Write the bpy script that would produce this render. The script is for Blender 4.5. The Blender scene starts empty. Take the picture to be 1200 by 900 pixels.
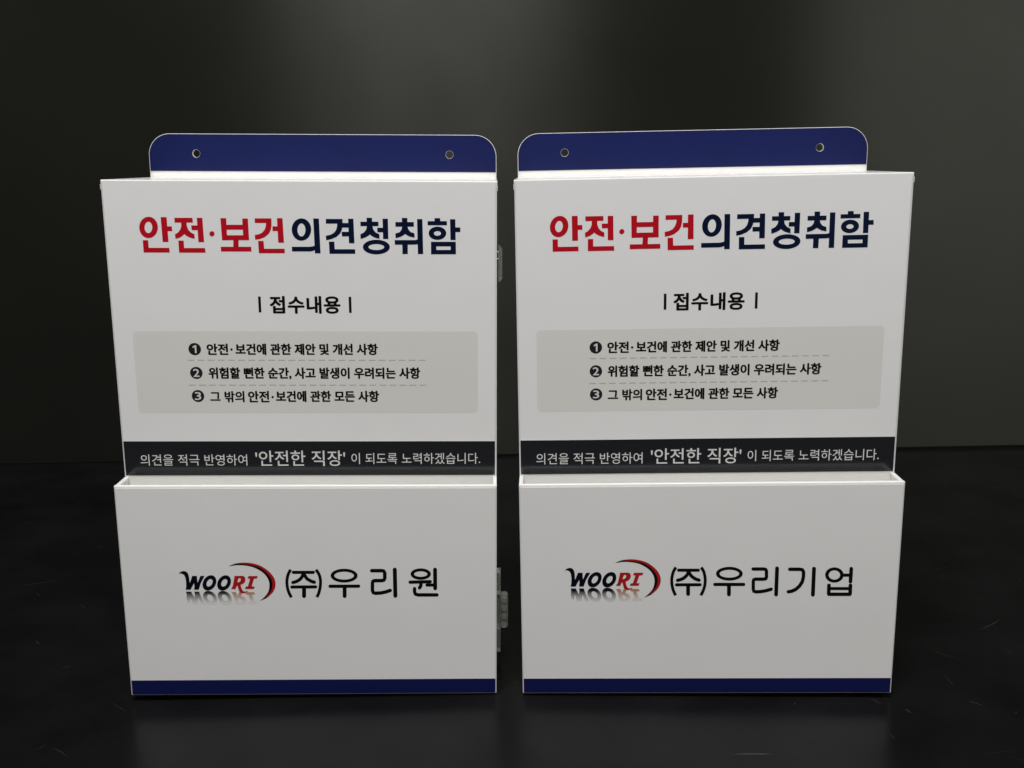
import bpy, bmesh, math
from mathutils import Matrix, Vector
from mathutils.geometry import tessellate_polygon

HEAD={"red":[[0,[[[-90.89,316.14],[-91.04,315.09],[-91.33,314.06],[-91.75,313.08],[-92.3,312.18],[-92.96,311.37],[-93.72,310.68],[-94.55,310.13],[-95.43,309.72],[-96.35,309.47],[-97.28,309.38],[-98.2,309.46],[-99.09,309.71],[-99.91,310.11],[-100.66,310.66],[-101.31,311.35],[-101.85,312.15],[-102.27,313.05],[-102.55,314.03],[-102.69,315.06],[-102.68,316.11],[-102.53,317.16],[-102.23,318.19],[-101.81,319.16],[-101.26,320.06],[-100.6,320.86],[-99.84,321.55],[-99.01,322.1],[-98.13,322.51],[-97.21,322.75],[-96.29,322.84],[-95.37,322.76],[-94.49,322.52],[-93.67,322.12],[-92.92,321.57],[-92.27,320.89],[-91.73,320.09],[-91.31,319.2],[-91.03,318.22],[-90.89,317.2]],[[-94.44,316.13],[-94.52,315.57],[-94.65,315.02],[-94.83,314.5],[-95.06,314.02],[-95.34,313.59],[-95.66,313.22],[-96.01,312.93],[-96.38,312.71],[-96.76,312.58],[-97.14,312.53],[-97.52,312.58],[-97.88,312.71],[-98.22,312.92],[-98.52,313.22],[-98.78,313.58],[-99.0,314.01],[-99.16,314.49],[-99.27,315.01],[-99.32,315.56],[-99.31,316.12],[-99.23,316.68],[-99.1,317.23],[-98.92,317.75],[-98.68,318.23],[-98.4,318.66],[-98.09,319.02],[-97.74,319.32],[-97.37,319.53],[-96.99,319.67],[-96.61,319.71],[-96.23,319.67],[-95.87,319.54],[-95.54,319.32],[-95.23,319.03],[-94.97,318.67],[-94.75,318.24],[-94.59,317.76],[-94.48,317.24],[-94.43,316.7]]]],[0,[[[-88.71,322.64],[-84.94,322.65],[-84.78,306.94],[-88.48,306.93]]]],[1,[[[-85.66,316.83],[-82.06,316.84],[-81.95,313.88],[-85.42,313.87]]]],[0,[[[-101.08,308.02],[-97.7,308.03],[-97.61,303.2],[-84.58,303.23],[-84.48,300.24],[-101.09,300.2]]]],[0,[[[-80.12,322.22],[-68.6,322.26],[-68.53,319.26],[-80.05,319.23]]]],[1,[[[-75.98,319.55],[-76.07,316.86],[-76.94,314.62],[-78.5,312.9],[-80.38,311.82],[-80.21,308.94],[-77.36,309.8],[-75.23,311.25],[-74.41,312.02],[-73.44,311.03],[-71.04,309.77],[-68.02,308.97],[-68.01,311.85],[-70.15,312.93],[-71.62,314.63],[-72.47,316.87],[-72.56,319.56]]]],[1,[[[-69.72,317.47],[-65.58,317.48],[-65.67,314.56],[-69.55,314.55]]]],[0,[[[-65.9,322.27],[-62.35,322.28],[-62.18,306.91],[-65.8,306.9]]]],[0,[[[-78.53,307.86],[-75.14,307.87],[-75.09,303.12],[-61.87,303.16],[-61.6,300.21],[-78.55,300.17]]]],[0,[[[-55.26,312.21],[-55.29,311.95],[-55.37,311.69],[-55.48,311.45],[-55.63,311.23],[-55.81,311.03],[-56.01,310.86],[-56.24,310.72],[-56.48,310.62],[-56.73,310.56],[-56.99,310.54],[-57.24,310.56],[-57.48,310.62],[-57.71,310.72],[-57.92,310.85],[-58.11,311.02],[-58.26,311.22],[-58.38,311.44],[-58.46,311.68],[-58.51,311.94],[-58.51,312.2],[-58.47,312.46],[-58.4,312.71],[-58.29,312.95],[-58.14,313.18],[-57.96,313.38],[-57.76,313.55],[-57.53,313.68],[-57.29,313.78],[-57.04,313.85],[-56.78,313.87],[-56.53,313.85],[-56.29,313.79],[-56.06,313.69],[-55.85,313.55],[-55.66,313.38],[-55.51,313.19],[-55.39,312.96],[-55.31,312.72],[-55.26,312.47]]]],[0,[[[-50.97,322.09],[-47.28,322.11],[-47.4,308.17],[-50.71,308.16]]]],[1,[[[-37.15,321.91],[-33.55,321.93],[-33.5,308.35],[-37.12,308.34]]]],[2,[[[-47.75,317.94],[-36.92,317.97],[-36.94,314.96],[-47.78,314.93]]]],[3,[[[-50.61,311.32],[-33.47,311.37],[-33.5,308.35],[-50.7,308.3]]]],[0,[[[-43.53,308.63],[-40.13,308.64],[-40.41,303.67],[-43.81,303.66]]]],[1,[[[-51.81,304.0],[-32.36,304.05],[-32.33,301.06],[-51.76,301.01]]]],[0,[[[-29.26,322.03],[-18.66,322.06],[-18.72,317.94],[-19.32,314.79],[-20.8,312.26],[-23.53,310.14],[-26.76,308.91],[-29.59,308.54],[-29.71,311.52],[-27.06,312.06],[-24.98,312.97],[-23.39,314.78],[-22.47,317.03],[-22.19,319.14],[-29.32,319.12]]]],[1,[[[-18.22,317.04],[-14.83,317.05],[-14.88,314.13],[-18.27,314.12]]]],[0,[[[-15.13,322.21],[-11.57,322.22],[-11.32,306.69],[-14.99,306.68]]]],[0,[[[-27.82,307.78],[-24.33,307.78],[-24.12,302.8],[-11.08,302.84],[-11.08,299.98],[-27.67,299.94]]]]],"navy":[[0,[[[6.35,315.09],[6.23,313.99],[5.96,312.91],[5.55,311.88],[5.0,310.93],[4.33,310.08],[3.56,309.35],[2.71,308.77],[1.79,308.34],[0.83,308.08],[-0.15,307.99],[-1.12,308.07],[-2.05,308.33],[-2.94,308.75],[-3.74,309.33],[-4.45,310.05],[-5.05,310.9],[-5.52,311.85],[-5.85,312.87],[-6.03,313.95],[-6.06,315.05],[-5.93,316.16],[-5.66,317.24],[-5.24,318.26],[-4.69,319.21],[-4.03,320.05],[-3.26,320.77],[-2.41,321.35],[-1.49,321.77],[-0.54,322.04],[0.44,322.12],[1.4,322.04],[2.34,321.79],[3.22,321.37],[4.02,320.79],[4.73,320.08],[5.33,319.24],[5.8,318.3],[6.13,317.27],[6.32,316.2]],[[2.67,314.86],[2.62,314.21],[2.5,313.58],[2.32,312.97],[2.09,312.42],[1.81,311.92],[1.49,311.5],[1.14,311.16],[0.76,310.91],[0.36,310.75],[-0.03,310.7],[-0.43,310.75],[-0.81,310.9],[-1.17,311.15],[-1.49,311.49],[-1.78,311.91],[-2.02,312.41],[-2.2,312.96],[-2.33,313.56],[-2.4,314.19],[-2.4,314.84],[-2.34,315.49],[-2.22,316.12],[-2.04,316.72],[-1.81,317.28],[-1.53,317.77],[-1.21,318.19],[-0.86,318.53],[-0.48,318.78],[-0.09,318.93],[0.31,318.99],[0.7,318.94],[1.08,318.79],[1.44,318.54],[1.76,318.2],[2.05,317.78],[2.29,317.29],[2.47,316.73],[2.6,316.14],[2.67,315.5]]]],[0,[[[7.89,322.06],[11.5,322.07],[11.77,299.95],[8.17,299.94]]]],[1,[[[-6.44,304.12],[4.92,304.15],[6.52,304.34],[8.45,304.93],[8.48,302.21],[6.86,301.43],[5.26,301.2],[-6.43,301.17]]]],[0,[[[15.92,321.82],[26.55,321.85],[26.43,318.08],[25.97,315.15],[24.76,312.67],[22.19,310.4],[18.96,309.04],[15.67,308.3],[15.5,311.15],[18.6,311.84],[20.83,313.11],[22.25,314.92],[22.87,317.17],[23.02,318.88],[15.82,318.85]]]],[1,[[[25.93,319.29],[30.27,319.3],[30.28,316.43],[25.56,316.41]]]],[2,[[[25.7,313.71],[30.46,313.72],[30.51,310.88],[25.83,310.87]]]],[3,[[[30.09,322.0],[33.44,322.01],[33.66,306.59],[30.15,306.58]]]],[0,[[[17.32,307.45],[20.81,307.46],[20.92,302.61],[33.99,302.64],[34.04,299.73],[17.5,299.69]]]],[1,[[[41.83,322.62],[45.31,322.63],[45.33,319.85],[41.84,319.83]]]],[0,[[[37.82,320.14],[49.33,320.17],[49.26,317.38],[37.83,317.35]]]],[2,[[[42.01,317.68],[41.4,315.2],[39.99,313.39],[37.59,312.16],[37.69,309.27],[40.58,310.14],[42.79,311.37],[43.72,312.18],[44.7,311.24],[46.72,310.16],[49.79,309.31],[49.72,312.2],[47.35,313.41],[45.94,315.21],[45.46,317.69]]]],[1,[[[48.46,316.35],[52.32,316.36],[52.35,313.56],[48.53,313.55]]]],[0,[[[52.0,322.07],[55.4,322.08],[55.43,309.23],[52.06,309.22]]]],[0,[[[56.27,304.11],[56.15,303.38],[55.82,302.66],[55.28,301.98],[54.55,301.35],[53.66,300.79],[52.61,300.31],[51.44,299.92],[50.18,299.64],[48.85,299.46],[47.49,299.4],[46.14,299.46],[44.82,299.62],[43.57,299.9],[42.42,300.28],[41.4,300.76],[40.53,301.32],[39.84,301.94],[39.34,302.62],[39.04,303.33],[38.95,304.06],[39.08,304.79],[39.42,305.51],[39.96,306.19],[40.68,306.81],[41.58,307.37],[42.62,307.85],[43.79,308.24],[45.05,308.52],[46.37,308.7],[47.73,308.76],[49.08,308.7],[50.39,308.54],[51.64,308.26],[52.79,307.88],[53.81,307.41],[54.68,306.85],[55.38,306.23],[55.88,305.55],[56.18,304.84]],[[52.67,304.1],[52.6,303.8],[52.41,303.51],[52.1,303.23],[51.68,302.98],[51.16,302.75],[50.55,302.55],[49.87,302.39],[49.13,302.28],[48.36,302.2],[47.56,302.18],[46.77,302.2],[46.0,302.27],[45.27,302.38],[44.6,302.53],[44.0,302.73],[43.49,302.95],[43.08,303.21],[42.78,303.48],[42.61,303.77],[42.55,304.07],[42.62,304.37],[42.82,304.66],[43.13,304.94],[43.55,305.2],[44.07,305.42],[44.68,305.62],[45.36,305.78],[46.09,305.9],[46.87,305.97],[47.66,305.99],[48.45,305.97],[49.22,305.9],[49.95,305.79],[50.62,305.64],[51.22,305.44],[51.73,305.22],[52.14,304.96],[52.44,304.69],[52.61,304.4]]]],[1,[[[64.34,322.6],[67.79,322.61],[67.82,319.69],[64.33,319.68]]]],[0,[[[60.12,319.98],[71.91,320.02],[71.87,317.09],[60.15,317.06]]]],[2,[[[64.47,317.39],[63.97,315.27],[62.71,313.59],[59.96,312.68],[60.13,309.79],[63.11,310.61],[65.31,311.79],[66.19,312.56],[67.22,311.8],[69.25,310.76],[72.29,310.19],[72.16,312.9],[69.76,313.7],[68.42,315.28],[67.78,317.4]]]],[1,[[[59.42,308.56],[72.63,308.6],[74.46,309.2],[74.41,306.02],[72.58,305.74],[59.5,305.62]]]],[0,[[[64.24,305.99],[67.8,306.0],[67.68,299.63],[64.26,299.63]]]],[0,[[[73.99,321.91],[77.39,321.92],[77.6,299.66],[74.17,299.65]]]],[1,[[[85.12,322.53],[88.75,322.54],[88.81,320.3],[85.18,320.29]]]],[0,[[[80.69,320.63],[93.04,320.67],[93.02,318.06],[80.7,318.02]]]],[0,[[[92.56,313.0],[92.48,312.35],[92.27,311.7],[91.92,311.09],[91.45,310.53],[90.87,310.02],[90.19,309.59],[89.43,309.24],[88.61,308.99],[87.74,308.83],[86.86,308.78],[85.97,308.83],[85.11,308.98],[84.3,309.23],[83.54,309.57],[82.88,310.0],[82.31,310.5],[81.85,311.06],[81.52,311.67],[81.32,312.31],[81.26,312.97],[81.34,313.63],[81.56,314.27],[81.9,314.88],[82.37,315.44],[82.95,315.94],[83.63,316.37],[84.39,316.72],[85.21,316.97],[86.08,317.13],[86.96,317.18],[87.84,317.14],[88.7,316.98],[89.51,316.74],[90.26,316.39],[90.93,315.97],[91.5,315.47],[91.96,314.91],[92.29,314.3],[92.49,313.66]],[[89.18,312.9],[89.15,312.67],[89.07,312.44],[88.93,312.23],[88.74,312.03],[88.51,311.85],[88.23,311.69],[87.93,311.57],[87.59,311.48],[87.25,311.42],[86.89,311.4],[86.53,311.42],[86.19,311.48],[85.86,311.56],[85.55,311.69],[85.28,311.84],[85.05,312.01],[84.87,312.21],[84.74,312.43],[84.65,312.66],[84.63,312.89],[84.66,313.12],[84.75,313.35],[84.89,313.57],[85.08,313.77],[85.31,313.95],[85.58,314.1],[85.89,314.22],[86.22,314.31],[86.57,314.37],[86.92,314.39],[87.28,314.37],[87.63,314.32],[87.96,314.23],[88.26,314.11],[88.53,313.96],[88.76,313.78],[88.94,313.58],[89.08,313.36],[89.16,313.14]]]],[0,[[[95.01,321.89],[98.41,321.9],[98.54,308.67],[95.2,308.67]]]],[1,[[[98.14,316.72],[101.51,316.73],[101.63,313.8],[98.21,313.79]]]],[0,[[[82.65,307.54],[98.62,307.59],[98.65,299.58],[82.63,299.54]],[[86.03,304.6],[95.26,304.62],[95.24,302.35],[86.14,302.32]]]]]}
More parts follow.
